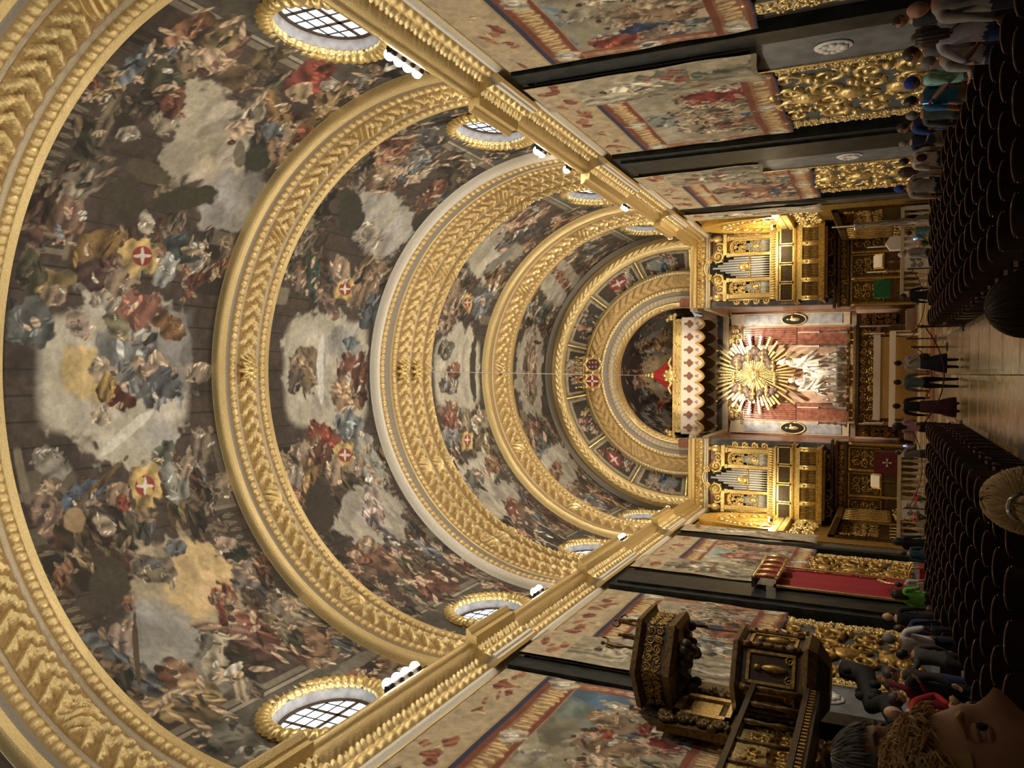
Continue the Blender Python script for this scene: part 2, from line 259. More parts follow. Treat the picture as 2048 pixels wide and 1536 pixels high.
VB2 = [
(-0.05,22.72,0,2.16,-2.31,-0.01,180,170,148,0),(-0.05,22.72,0,2.27,-1.92,-0.01,180,170,148,1),(0.98,23.66,0.03,0.9,-0.75,0.12,150,148,144,0),(-0.01,21.5,0,0.68,-0.77,0,150,120,90,2),
(0.29,21.23,0,0.36,-0.24,0.01,190,150,110,2),(-0,22.3,0,0.17,-1.32,0,206,206,200,0),(0,24.04,0,0.8,-0.57,0,174,92,76,2),(-0.94,23.85,-0.02,0.85,-0.68,-0.1,182,138,96,2),
(1.08,24,0.02,0.43,-0.26,0.05,110,130,140,2),(-0.34,24.66,-0,0.38,-0.77,-0.04,120,60,48,2),(-0.32,20.98,-0,0.35,-0.41,-0.02,120,100,90,2),(-3.13,22.94,-0.07,0.67,-0.51,-0.26,196,154,72,3),
(3.05,22.96,0.06,0.61,-0.47,0.24,190,150,76,3),(-2.3,22.06,-0.25,0.73,-0.29,-0.27,176,62,42,2),(-3.29,21,-0.05,0.49,-0.9,-0.44,150,110,62,2),(-3.55,24.17,0.07,0.64,-0.99,-0.04,172,172,162,2),
(-3.65,22.09,-0.05,0.42,-0.47,-0.27,184,150,118,2),(-3.58,23.47,-0.05,0.4,-0.45,-0.27,176,146,118,2),(-3.54,20.08,-0.05,0.36,-0.37,-0.19,170,150,130,2),
(-2.73,20.69,-0.05,0.53,-0.31,-0.12,172,140,120,2),(-2.03,23.7,-0.05,0.77,-0.45,-0.15,130,140,150,2),(-2.91,21.65,-0.05,0.51,-0.35,-0.16,120,60,46,2),(3.22,21.12,0.04,0.37,-0.76,0.37,62,86,78,2),
(2.47,22.22,-0.49,0.66,-0.13,-0.24,150,110,96,2),(3.7,22.31,0.07,0.52,-0.43,0.25,182,148,118,2),(3.51,24.28,-0.1,0.5,-0.87,-0.22,164,124,92,2),(2.34,24.66,0.04,0.56,-0.58,0.24,90,100,120,2),
(3.11,20.51,0.03,0.28,-0.5,0.23,150,118,100,2),(2.91,23.93,0.04,0.41,-0.41,0.21,160,120,90,2),(5.66,23.47,0.56,1.43,-0.98,1.24,158,152,142,0),(6.16,22.22,0.29,1.17,-0.72,0.72,166,160,148,0),
(5.22,22.95,0.11,0.56,-0.48,0.41,184,170,150,2),(5.91,21.2,0.14,0.58,-0.83,0.76,52,54,42,0),(6.43,25.31,0.47,0.36,-0.28,0.69,56,54,42,0),(7.98,21.46,1.08,0.18,-0.2,0.59,140,102,74,2),
(8.49,22.03,0.83,-0.2,-0.13,0.6,100,116,132,2),(7.78,24.33,0.9,-0.13,-0.11,0.47,158,88,66,2),(8.74,20.74,0.53,-0.07,-0.11,0.38,152,62,48,2),(7.56,21.39,0.17,0.48,-0.32,0.38,180,142,104,2),
(8.99,23.48,0.62,-0.33,-0.08,0.56,66,56,48,2),(8.84,24.63,0.77,-0.41,-0.07,0.45,104,84,66,2),(9.68,20.95,0.19,0.3,-0.29,0.44,90,90,96,2),(-5.65,22.76,-0.6,1.57,-1.04,-1.27,170,160,144,0),
(-5.43,23.06,-0.03,0.51,-0.77,-0.48,178,152,148,2),(-4.98,22.03,-0.09,0.49,-0.54,-0.42,150,140,130,0),(-7.31,21.54,-0.6,1.06,-0.4,-0.58,152,88,62,2),(-7.73,22.21,-0.69,0.29,-0.35,-0.86,160,108,76,2),
(-8.52,22.65,-0.67,0.15,-0.27,-0.74,112,84,64,2),(-8.97,22.96,-0.53,0.06,-0.25,-0.71,128,66,50,2),(-6.6,21.55,-0.08,0.31,-0.32,-0.33,180,140,104,2),(-6.69,22.77,-0.58,-0.18,-0.05,-0.37,100,96,110,2),
(-7.65,23.86,-0.59,0.15,-0.12,-0.35,88,80,70,2),(-8.4,24.72,-0.64,0.16,-0.18,-0.54,60,60,64,2),(-7.55,20.11,-0.2,0.56,-0.31,-0.34,120,90,70,2),(-4.73,20.61,-0.12,0.68,-0.85,-0.59,60,50,42,0),
]
VB3 = [
(-0.04,32.32,0,2.03,-2.31,0,182,172,150,0),(-0.04,32.32,0,2.13,-1.61,0,182,172,150,1),(1,31.17,0.02,0.73,-0.37,0.08,110,110,96,2),(-0.62,31.34,-0.01,0.83,-0.37,-0.05,120,116,116,2),
(0.09,33.82,0,0.31,-1.72,0.05,64,56,48,0),(0.08,31.84,0,0.66,-0.33,0.01,160,90,70,2),(-1.78,31.27,-0.03,0.82,-0.46,-0.18,172,110,90,2),(3.33,31.99,0.05,0.55,-0.47,0.36,160,92,62,3),
(-3.29,32.09,-0.05,0.55,-0.52,-0.39,150,80,56,3),(3.3,30.38,-0.1,1.08,-0.63,0.03,166,130,104,2),(3.58,33.3,-0.07,0.84,-0.88,0.12,112,116,130,2),(2.13,30.41,0.05,0.78,-0.41,0.19,150,120,104,2),
(-2.93,30.69,-0.05,0.69,-0.64,-0.4,150,150,152,2),(-2.36,33.19,-0.08,1.49,-0.49,-0.26,170,150,120,2),(-3.65,33.31,-0.06,0.68,-0.59,-0.5,128,108,70,2),(-2.26,31.3,-0.04,0.72,-0.37,-0.18,172,90,70,2),
(5.62,31.25,0.58,0.85,-1.02,2.46,176,166,142,0),(6.77,31.72,0.5,0.23,-0.73,2.64,150,138,116,0),(4.81,33.37,0.12,0.92,-0.54,0.63,128,88,56,2),(7.19,32.08,0.9,0.09,-0.15,0.67,100,96,96,2),
(8.11,31.49,0.98,-0.36,-0.14,0.79,130,84,66,2),(9.17,29.89,0.58,-0.26,-0.17,0.88,98,110,124,2),(5.73,32.73,0.76,0.41,-0.1,0.37,120,116,108,0),(-5.18,31.41,-0.5,1.07,-0.93,-1.84,176,166,142,0),
(-6.55,31.69,-0.64,0.54,-0.68,-2.04,160,150,132,0),(-5.25,30.94,-0.1,0.65,-0.61,-0.7,124,114,110,2),(-4.74,33.29,-0.08,0.65,-0.44,-0.5,150,96,60,2),(-7.59,31.84,0.1,0.67,-0.9,-0.35,160,74,58,2),
(-8.33,31.8,0.16,1.15,-0.88,-0.52,124,92,70,2),(-9.3,30.9,-0.26,0.63,-0.5,-1.07,90,100,90,2),(-9.8,30.9,-0.26,0.53,-0.35,-0.8,60,56,54,2),]
VB4 = [
(-0.02,40.62,0,1.89,-2.5,0.02,158,148,132,0),(0.12,40.76,0,0.84,-1.71,0.09,150,112,96,2),(-1.31,40.68,-0.02,0.7,-0.57,-0.21,150,120,100,2),(4,37.68,0.08,0.81,-0.81,0.88,120,122,124,2),
(3.64,40.57,0.07,0.79,-0.63,0.67,76,92,84,2),(-3.7,38.88,-0.07,0.87,-0.95,-0.95,128,84,70,2),(-4.55,39.63,-0.08,0.75,-0.85,-1.08,110,110,112,2),(-3.74,37.54,-0.06,0.7,-0.54,-0.53,126,120,112,2),
(5.2,39.99,0.46,0.88,-0.99,2.84,164,154,136,0),(6.13,40.29,0.48,0.36,-0.74,3.06,150,138,118,0),(5.66,40.75,0.18,0.23,-0.5,1.75,150,90,70,2),(7.46,39.91,0.72,-0.04,-0.21,1.16,100,84,70,2),
(8.58,38.82,0.64,-0.29,-0.22,1.35,90,90,84,2),(-5.43,40.04,-0.46,0.87,-0.96,-2.78,168,160,142,0),(-6.49,39.85,-0.46,0.44,-0.7,-2.57,150,140,124,0),(-5.89,39.58,-0.08,0.53,-0.52,-0.86,170,110,80,2),
(-7.83,39.36,-0.73,-0.11,-0.21,-1.17,110,84,66,2),(-8.74,39.13,-0.71,-0.34,-0.23,-1.39,84,90,104,2),(-7.6,38.36,-0.29,0.14,-0.5,-2.02,140,104,80,2),]
TR0 = [
(15.57,8.5,0.9,-0.23,0.61,0.46,104,124,138,0),(15.03,8.55,0.17,-0.38,0.42,0.18,150,160,160,0),(16.09,7.95,0.42,-0.41,0.44,0.2,150,142,116,0),(16.72,7.47,0.06,-0.55,0.3,0.08,178,74,56,2),
(16.41,7.43,0.06,-0.54,0.14,0.04,200,200,194,2),(16.33,6.84,0.02,-0.49,0.19,0.04,56,76,122,2),(16.62,6.21,0.07,-0.63,0.48,0.09,170,140,110,2),(17.12,6,0.05,-0.53,0.25,0.04,96,106,122,2),
(16.26,5.6,0.17,-0.37,0.54,0.12,206,176,138,0),(15.88,6.44,0.3,-0.66,0.26,0.07,180,142,104,2),(15.77,6.95,0.22,-0.47,0.26,0.08,170,150,122,2),(16.82,5.2,0.13,-0.29,0.57,0.1,130,120,96,0),
(15.23,7.85,0.13,-0.28,0.29,0.11,190,176,150,2),]
TR1 = [
(23.44,8.51,-0.04,-1.4,1.74,0.4,172,160,136,0),(22.89,9.14,0.25,-0.55,1.85,0.57,182,174,152,0),(20.88,7.4,0.02,-0.81,0.3,0.06,150,138,114,0),(21.11,8.3,0.01,-0.56,0.2,0.05,160,150,126,0),
(21.17,6.02,0.05,-0.79,0.49,0.07,160,44,44,2),(20.61,6.04,0.04,-0.57,0.32,0.05,206,198,178,2),(20.43,5.61,0.01,-0.27,0.24,0.03,74,70,66,2),(22.13,7.14,-0,-0.42,0.34,0.06,140,128,110,2),
(22.49,6.24,0.1,-0.23,0.51,0.09,190,176,156,2),(23.48,6.71,-0.03,-0.87,0.47,0.07,164,146,120,2),(23.69,6.02,-0.02,-0.72,0.28,0.03,150,98,70,2),(23.16,5.8,-0.01,-0.56,0.22,0.03,208,200,180,2),
(22.65,8,0.18,-0.4,0.44,0.12,150,156,152,2),(24.41,7.2,-0.05,-1.08,0.3,0.05,150,138,114,0),(21.04,7.03,0.08,-0.17,0.3,0.07,170,138,110,2),(24.43,8.14,-0.03,-0.64,0.31,0.06,178,166,140,0),
(24.2,5.67,-0.02,-0.52,0.39,0.04,120,108,86,2),]
TR2 = [
(30.82,7.96,-0.04,-1.34,1.44,0.24,196,178,148,0),(29.52,8.08,0.23,-0.51,0.88,0.18,180,190,186,0),(32.21,7.24,-0.06,-1.17,0.69,0.09,172,120,94,2),(33.32,6.42,-0.06,-0.98,0.73,0.08,168,104,78,2),
(31.68,6.02,-0.04,-0.93,0.74,0.07,150,120,96,2),(33.21,6.02,0.1,-0.22,0.45,0.05,66,86,130,2),(30.39,7.04,0.23,-0.51,0.53,0.09,110,130,150,2),(32.49,5.19,0.24,-0.53,0.85,0.08,150,110,84,2),
(30.73,5.37,0.03,-0.7,0.54,0.05,176,150,122,2),]
TL0 = [
(16.83,7.98,-0.04,-1.08,-0.79,-0.21,78,110,140,0),(15.76,7.82,-0.1,-0.93,-0.56,-0.14,110,124,116,0),(14.88,8.04,-0.17,-0.7,-0.63,-0.14,128,122,96,0),(14.12,8.6,0.22,-0.45,-0.57,-0.27,182,172,142,0),
(13.67,8.5,0.11,-0.23,-0.29,-0.14,228,220,196,0),(13.61,8.05,0.17,-0.35,-0.21,-0.09,196,184,160,2),(15.75,7.03,-0.06,-0.55,-0.32,-0.06,176,142,104,2),(15.14,7,0.06,-0.13,-0.25,-0.08,178,62,44,2),
(15.7,6.37,0.06,-0.13,-0.26,-0.07,172,62,46,2),(16.43,7.02,-0.06,-0.46,-0.2,-0.04,206,196,172,2),(16.43,6.46,0.02,-0.43,-0.34,-0.07,160,130,100,2),(16.84,6.46,0.13,-0.26,-0.2,-0.05,64,84,120,2),
(15.24,5.83,0.03,-0.39,-0.21,-0.04,158,40,38,2),(14.72,6,0.21,-0.44,-0.15,-0.04,228,218,196,2),(14.96,5.86,0.17,-0.35,-0.14,-0.04,52,66,112,2),(14.57,6.75,0.06,-0.59,-0.31,-0.07,168,130,96,2),
(14.69,7.21,0.18,-0.36,-0.32,-0.11,196,176,142,2),(16.33,5.58,0.03,-0.51,-0.56,-0.08,150,138,112,0),(15.76,5.25,0.03,-0.39,-0.26,-0.03,120,128,120,0),(17.23,7.15,-0.03,-0.59,-0.27,-0.06,66,100,138,0),
]
TL1 = [
(19.08,8.24,-0.06,-0.68,-0.53,-0.13,78,116,150,0),(21.12,8.32,-0.11,-0.74,-0.56,-0.13,150,158,150,0),(23.1,9.4,0.01,-0.8,-0.58,-0.16,120,134,136,0),(22,6.55,0.11,-0.81,-0.67,-0.12,178,170,148,0),
(21.96,5.72,0.31,-0.62,-0.81,-0.14,166,156,132,0),(22.52,5.96,0.01,-0.47,-0.39,-0.05,186,102,66,2),(22.92,6.31,0.09,-0.18,-0.22,-0.04,54,74,120,2),(23.17,6.8,0.07,-0.13,-0.18,-0.04,54,74,120,2),
(20.69,5.76,0.1,-0.62,-0.66,-0.1,132,126,108,2),(20.21,5.18,0.08,-0.48,-0.42,-0.05,116,128,124,2),(23.19,5.09,0.05,-0.4,-0.31,-0.03,110,118,112,2),(22.42,8.1,0.08,-0.58,-0.4,-0.1,196,186,160,2),
(19.71,5.83,0.17,-0.34,-0.46,-0.09,120,112,94,2),(24.22,5.52,0.08,-0.71,-0.34,-0.04,120,138,132,0),(20.64,6.67,0.24,-0.48,-0.37,-0.08,200,188,162,0),]
TL2 = [
(32.32,8.71,-0,-1.43,-1.08,-0.2,150,168,168,0),(30.98,7.65,0.02,-1.14,-0.98,-0.16,196,182,150,0),(29.98,7.1,-0.13,-1.12,-0.53,-0.07,176,84,66,2),(32.36,6.72,-0,-0.97,-0.61,-0.08,170,96,76,2),
(31.95,6.09,0.27,-0.53,-0.42,-0.05,76,92,126,2),(33.82,5.74,0.05,-0.78,-0.94,-0.09,190,170,140,2),(34.1,7.18,-0.03,-1.23,-0.58,-0.08,180,130,96,2),(32.23,5.18,0.27,-0.53,-0.85,-0.08,160,120,92,2),
]
# ---------------- painting engine: colour laid on fine meshes ----------------
def vnoise(nu, nv, cu, cv, octs=3):
    out = np.zeros((nu, nv)); amp = 1.; tot = 0
    for o in range(octs):
        gu, gv = int(cu * 2 ** o) + 2, int(cv * 2 ** o) + 2; g = RNG.random((gu + 1, gv + 1))
        x = np.linspace(0, gu - 1e-3, nu); y = np.linspace(0, gv - 1e-3, nv); xi = x.astype(int); yi = y.astype(int); fx = (x - xi)[:, None]; fy = (y - yi)[None, :]
        fx = fx * fx * (3 - 2 * fx); fy = fy * fy * (3 - 2 * fy)
        q = g[xi][:, yi] * (1 - fx) * (1 - fy) + g[xi + 1][:, yi] * fx * (1 - fy) + g[xi][:, yi + 1] * (1 - fx) * fy + g[xi + 1][:, yi + 1] * fx * fy
        out += amp * q; tot += amp; amp *= .55
    return out / tot - .5
SAT = [.58]
def desat(c):
    k = min(1., 235. / max(c[:3])); c = tuple(v * k for v in c[:3]); g = .3 * c[0] + .59 * c[1] + .11 * c[2]; return tuple(max(4., min(232., g + (v - g) * SAT[0] + d)) for v, d in zip(c[:3], (2, 1, -5)))
class Canvas:
    def __init__(s, u0, u1, v0, v1, du, bg, cell=.8):
        s.u0, s.u1, s.v0, s.v1 = u0, u1, v0, v1; s.nu = int((u1 - u0) / du) + 1; s.nv = int((v1 - v0) / du) + 1
        s.u = np.linspace(u0, u1, s.nu); s.v = np.linspace(v0, v1, s.nv); s.C = np.zeros((s.nu, s.nv, 4)); s.C[..., :3] = lin(bg)
        cu, cv = (u1 - u0) / cell, (v1 - v0) / cell
        s.n1 = vnoise(s.nu, s.nv, cu * 1.8, cv * 1.8, 4); s.n2 = vnoise(s.nu, s.nv, cu * 4, cv * 4, 2); s.n3 = vnoise(s.nu, s.nv, cu * 1.5, cv * 1.5, 4)
        s.C[..., :3] *= (1 + 1.1 * s.n3 + .5 * s.n2)[..., None]
    def win(s, c, ext):
        i0, i1 = np.searchsorted(s.u, [c[0] - ext[0], c[0] + ext[0]]); j0, j1 = np.searchsorted(s.v, [c[1] - ext[1], c[1] + ext[1]]); return slice(i0, i1), slice(j0, j1)
    def blob(s, c, e, g, rgb, kind=0, a=1., soft=.18):
        ext = [1.35 * math.hypot(e[k], g[k]) for k in (0, 1)]; I, J = s.win(c, ext)
        if I.stop <= I.start or J.stop <= J.start: return
        du = s.u[I][:, None] - c[0]; dv = s.v[J][None, :] - c[1]; det = e[0] * g[1] - e[1] * g[0]
        if abs(det) < 1e-9: return
        p = (du * g[1] - dv * g[0]) / det; q = (dv * e[0] - du * e[1]) / det
        n1, n2, n3 = s.n1[I, J], s.n2[I, J], s.n3[I, J]
        d = (p ** 6 + q ** 6) ** (1 / 6) + .05 * n1 if kind == 1 else np.sqrt(p * p + q * q) + (.75 if kind == 0 else .95) * n1 + (.25 if kind == 0 else .7) * n2
        if soft < 0: d = np.sqrt(p * p + q * q); soft = -soft
        al = np.clip((1.0 - d) / soft + .5, 0, 1); al = (al * al * (3 - 2 * al) * a)[..., None]
        rgb = desat(rgb); col = np.array(lin(rgb))[None, None, :] * np.ones(al.shape)
        if kind == 2:
            ph = random.uniform(0, 6); f = np.sin((p * 5.5 + q * 2.5 + 6 * n3) + ph); col = col * np.clip(1 + .42 * f + .8 * n2 + .3 * (p * .4 - q * .6), .3, 1.8)[..., None]
        else: col = col * (1 + .5 * n3 + .25 * n2)[..., None]
        s.C[I, J, :3] = s.C[I, J, :3] * (1 - al) + col * al
    def group(s, c, e, g, rgb):
        '''a knot of drapery, limbs and shadow strokes filling the ellipse (e, g)'''
        r = random.uniform; ln = math.hypot(*e) + math.hypot(*g); s.blob(c, (e[0] * 1.1, e[1] * 1.1), (g[0] * 1.1, g[1] * 1.1), tuple(v * .8 for v in rgb), 2)
        for i in range(max(5, min(16, int(ln * 8)))):
            a, b = r(-.95, .95), r(-.95, .95); t = r(0, PI); l, w = r(.22, .5), r(.08, .2); k = math.sqrt(math.hypot(*e) * math.hypot(*g)); m = random.random()
            kk = r(.65, 1.35); cc = tuple(v * kk for v in rgb) if m < .55 else ((lambda q: (q, q * .8, q * .62))(r(140, 205)) if m < .8 else (tuple(v * .45 for v in rgb) if m < .93 else (196, 188, 170)))
            s.blob((c[0] + a * e[0] + b * g[0], c[1] + a * e[1] + b * g[1]), (l * k * math.cos(t), l * k * math.sin(t)), (-w * k * math.sin(t), w * k * math.cos(t)), cc, 2)
    def figure(s, c, size, up, robe, flesh=(190, 152, 118)):
        """a loose clothed figure: robe, shoulders, head, two arms, two legs"""
        r = random.uniform; ca, sa = math.cos(up), math.sin(up); U = lambda x, y: (c[0] + (x * sa + y * ca) * size, c[1] + (-x * ca + y * sa) * size)
        A = lambda l, w, t: ((l * size * math.cos(up + t), l * size * math.sin(up + t)), (-w * size * math.sin(up + t), w * size * math.cos(up + t)))
        for x, y, l, w, t, cc in [(0, -.15, .38, .22, r(-.4, .4), robe), (r(-.12, .12), -.38, .3, .16, r(-.6, .6), tuple(v * .7 for v in robe)), (r(-.1, .1), -.2, .26, .05, r(-.6, .6), tuple(v * 1.3 for v in robe)), (r(-.12, .12), -.1, .2, .04, r(-.6, .6), tuple(v * .5 for v in robe)), (0, .14, .2, .12, r(-.3, .3), flesh if random.random() < .45 else tuple(min(255, v * 1.25) for v in robe)),
                                  (-.17, .1, .14, .05, r(.6, 1.8), flesh), (.17, .1, .14, .05, r(-1.8, -.6), flesh), (r(-.1, .1), -.55, .2, .05, r(-.7, .7), flesh), (r(-.03, .03), .38, .085, .07, 0, flesh), (r(-.02, .02), .43, .06, .07, 0, (78, 56, 40))]:
            e, g = A(l, w, t); s.blob(U(x, y), e, g, cc, 2)
    def shield(s, c, e, g, quarter=False):
        s.blob(c, e, g, (196, 154, 72), 2); sc_ = lambda v, k: (v[0] * k, v[1] * k)
        s.blob(c, sc_(e, .56), sc_(g, .5), (178, 44, 36), 0, 1, -.1)
        s.blob(c, sc_(e, .5), sc_(g, .09), (220, 206, 190), 0, 1, -.2); s.blob(c, sc_(e, .1), sc_(g, .44), (220, 206, 190), 0, 1, -.2)
        if quarter:
            for k in (1, -1): s.blob((c[0] + k * .25 * (e[0] + g[0]), c[1] + k * .25 * (e[1] + g[1])), sc_(e, .2), sc_(g, .2), (206, 160, 60), 0, 1, -.2)
    def rect(s, u0, u1, v0, v1, rgb, amp=.4, metal=0):
        I = slice(*np.searchsorted(s.u, [u0, u1])); J = slice(*np.searchsorted(s.v, [v0, v1]))
        s.C[I, J, :3] = np.array(lin(desat(rgb))) * (1 + amp * s.n3[I, J] + amp * s.n2[I, J])[..., None]; s.C[I, J, 3] = metal
    def run(s, L):
        for b in L:
            c, e, g, rgb, k = b[0:2], b[2:4], b[4:6], b[6:9], b[9]
            if k >= 3: s.shield(c, e, g, k == 4)
            elif k == 2: s.group(c, e, g, rgb)
            else:
                s.blob(c, e, g, rgb, k); le, lg = math.hypot(*e), math.hypot(*g)
                if min(le, lg) > .5 and max(rgb) > 100:      # clouds and light inside the painted skies
                    for q in range(int(14 * le * lg) + 4):
                        a, b = random.uniform(-.7, .7), random.uniform(-.7, .7); f = random.choice((.78, .86, .92, 1.1, 1.16)); w = random.uniform(.12, .3); s.blob((c[0] + a * e[0] + b * g[0], c[1] + a * e[1] + b * g[1]), (w * 1.6, random.uniform(-.15, .15)), (random.uniform(-.1, .1), w), tuple(v * f for v in rgb[:2]) + (rgb[2] * f * random.uniform(.92, 1.12),), 0, .55, .6)
                if k == 2 and max(rgb) - min(rgb) > 30 and random.random() < .6:
                    s.blob((c[0] + e[0] * .75 + random.uniform(-.1, .1), c[1] + e[1] * .75), (e[0] * .3, e[1] * .3), (g[0] * .4, g[1] * .4), random.choice([(204, 166, 130), (176, 130, 96), (84, 60, 44)]), 2)

# ---------------- vault: painted bays between gilded ribs ----------------
RV, ZC, ZB = 7.8, 12.4, 11.35; HALF = RV * PI / 2 + (ZC - ZB)
def vpos(a, R):
    """arc position (0 at the crown, + to the right) on radius R -> x, z"""
    a = np.asarray(a, float); q = RV * PI / 2; ang = np.clip(a, -q, q) / RV; drop = np.maximum(np.abs(a) - q, 0)
    return R * np.sin(ang), ZC + R * np.cos(ang) - drop
BAYS = [(-6.0, 8.6, .12, None), (11.0, 17.3, .027, VB1), (19.4, 25.3, .036, VB2), (29.5, 34.8, .05, VB3), (37.9, 43.0, .06, VB4)]
SAT[0] = .58; WINC = [None, 14.15, 22.3, 31.9, 40.3]; WZ, WA, WB = 13.35, 1.32, 1.08   # window centres, half length along the nave, half height
robes = [(150, 92, 62), (118, 60, 48), (96, 104, 118), (146, 116, 70), (92, 84, 66), (158, 140, 120), (70, 62, 56), (110, 70, 60)]
for bi, (y0, y1, du, bl) in enumerate(BAYS):
    cv = Canvas(-HALF, HALF, y0, y1, du, (68, 58, 50), .9)
    if bl:
        L = y1 - y0; ym = (y0 + y1) / 2
        # painted architecture: masonry courses, balustrades and mouldings over the windows
        for k in range(-14, 15): cv.rect(k * .62 - .02, k * .62 + .02, y0, y1, (44, 38, 34), .3) if abs(k) < 14 else None
        for s in (-1, 1):
            q = sorted((s * 9.55, s * 9.75)); cv.rect(q[0], q[1], y0, y1, (118, 106, 90)); q = sorted((s * 9.8, s * 9.9)); cv.rect(q[0], q[1], y0, y1, (150, 138, 116))
            q = sorted((s * 9.95, s * HALF)); cv.rect(q[0], q[1], y0, y1, (84, 78, 72), .7)
            q = sorted((s * 3.75, s * 4.15)); cv.rect(q[0], q[1], y0 + .1, y0 + 1.0, (92, 82, 68)); cv.rect(q[0], q[1], y1 - 1.1, y1 - .1, (98, 88, 72))
            for k in range(14):
                w = .1; a0 = s * (4.4 + k * .24)
                for yy in (y0 + .35, y1 - .5): cv.blob((a0, yy), (.07, 0), (0, .2), (112, 98, 78), 2)
            for k in range(12):
                cv.figure((s * random.uniform(9.9, 12.3), ym + random.choice((-1, 1)) * random.uniform(1.7, L / 2 - .3)), random.uniform(.9, 1.5), PI if s > 0 else 0, random.choice([(46, 48, 56), (60, 54, 50), (110, 104, 96), (130, 66, 52), (40, 42, 48)]))
        for k in range(int(60 * L / 6)):      # painted piers, ledges and shadows of the feigned architecture
            s = random.choice((-1, 1)); a0 = s * random.uniform(2.4, 9.4); w, hh = random.choice(((.08, .7), (.5, .09), (.25, .5), (.12, .12))); cc = random.choice([(96, 84, 70), (110, 96, 78), (50, 42, 36), (40, 34, 30), (84, 72, 58), (124, 110, 88)])
            cv.blob((a0, random.choice((random.uniform(y0 + .1, y0 + 1.6), random.uniform(y1 - 1.6, y1 - .1)))), (w * random.uniform(.7, 1.4), 0), (0, hh * random.uniform(.7, 1.3)), cc, 1)
        for k in range(int(44 * L / 6)):
            s = random.choice((-1, 1)); a0 = s * random.choice((random.uniform(2.6, 4.6), random.uniform(6.6, 9.3))); yy = random.choice((random.uniform(y0 + .3, y0 + 1.2), random.uniform(y1 - 1.4, y1 - .3)))
            cv.figure((a0, yy), random.uniform(.6, 1.1), (PI if s > 0 else 0) + random.uniform(-.7, .7), random.choice(robes), random.choice([(170, 134, 104), (190, 156, 124), (150, 116, 88)]))
        for k in range(int(64 * L / 6)):      # shadowy bystanders between the scenes
            s = random.choice((-1, 1)); q = random.uniform(.5, .85); cv.figure((s * random.uniform(2.4, 9.4), random.uniform(y0 + .2, y1 - .2)), random.uniform(.9, 1.7), (PI if s > 0 else 0) + random.uniform(-.8, .8), tuple(v * q for v in random.choice(robes)), tuple(v * q for v in (176, 140, 108)))
        cv.run(bl)
        for k in range(int(13 * L / 6)):
            s = random.choice((-1, 1)); cv.figure((s * random.uniform(7.4, 9.2), random.uniform(y0 + .4, y1 - .4)), random.uniform(1.0, 1.7), (PI if s > 0 else 0) + random.uniform(-.5, .5), random.choice(robes))
    A, Yv = np.meshgrid(cv.u, cv.v, indexing='ij'); X, Z = vpos(A, RV)
    keep = None
    if bl:
        Am, Ym, Zm = .5 * (A[:-1, :-1] + A[1:, 1:]), .5 * (Yv[:-1, :-1] + Yv[1:, 1:]), .5 * (Z[:-1, :-1] + Z[1:, 1:])
        keep = ~((((Ym - WINC[bi]) / (WA + .05)) ** 2 + ((Zm - WZ) / (WB + .05)) ** 2 < 1) & (np.abs(Am) > 6))
    o = mesh_np('ceiling', np.stack([X, Yv, Z], -1).reshape(-1, 3), grid_faces(cv.nu, cv.nv, keep, True), M_FRESCO, None, cv.C.reshape(-1, 4))
    tag(o, kind='structure')

def h_bead(a, v, pitch=.2, h=.06): return h * np.sqrt(np.abs(np.sin(PI * a / pitch))) * np.clip(1 - v * v, 0, 1)
def h_leaf(a, v, pitch=.34, h=.12):
    ph = (a / pitch + np.abs(v) * .9) % 1.; ros = np.exp(-(((a + 2) % 4.4 - 2.2) / .28) ** 2)
    saw = np.where(ph < .8, ph / .8, (1 - ph) / .2); return (h * (.12 + .88 * saw) * np.clip(1 - np.abs(v) ** 6, 0, 1) * (.8 + .2 * np.cos(v * 14)) + .018 * np.sin(a * 57 + v * 19) * (1 - v * v)) * (1 - ros) + ros * h * 1.4 * (1 - v * v) * (.6 + .4 * np.cos(v * 9 + a * 30))
def ribbed(a, strips, y0, yscale, da):
    """strips: (width, kind, radius offset) -> across samples"""
    ys, offs, kinds, vs = [], [], [], []; y = y0
    for w, k, off in strips:
        w *= yscale; n = {'l': 21, 'b': 8}.get(k, 3)
        for i in range(n):
            t = i / (n - 1); ys.append(y + (t * .96 + .02) * w); offs.append(off if np.isscalar(off) else off[0] + (off[1] - off[0]) * t); kinds.append(k); vs.append(2 * t - 1)
        y += w
    return np.array(ys), np.array(offs), kinds, np.array(vs)
RECESS_SHADE = lin((172, 140, 86))   # darker ochre painted into low parts of leaves and beads as crevice shade
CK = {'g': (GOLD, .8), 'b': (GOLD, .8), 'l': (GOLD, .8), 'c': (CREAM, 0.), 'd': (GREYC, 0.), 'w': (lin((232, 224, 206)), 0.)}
R0 = RV - .32
STD = [(.04, 'g', (RV + .05, R0)), (.13, 'g', R0), (.13, 'd', (R0, R0 + .06)), (.2, 'b', R0 + .02), (.08, 'c', R0 + .04), (.6, 'l', R0 + .08), (.08, 'c', R0 + .04), (.19, 'b', R0 + .02), (.13, 'g', R0), (.04, 'g', (R0, RV + .05))]
BIG = [(.04, 'w', (RV + .05, R0)), (.1, 'w', R0), (.2, 'b', R0 + .02), (.28, 'd', R0 + .07), (.06, 'g', R0 + .04), (.18, 'b', R0 + .05), (.05, 'c', R0 + .06), (.6, 'l', R0 + .1), (.06, 'c', R0 + .06), (.5, 'l', R0 + .1), (.06, 'c', R0 + .06), (.3, 'l', R0 + .04), (.1, 'g', R0), (.04, 'g', (R0, RV + .05))]
THIN = [(.05, 'g', (RV + .05, R0)), (.14, 'g', R0), (.1, 'c', R0 + .05), (.6, 'l', R0 + .08), (.14, 'b', R0 + .03), (.1, 'g', R0), (.04, 'g', (R0, RV + .05))]
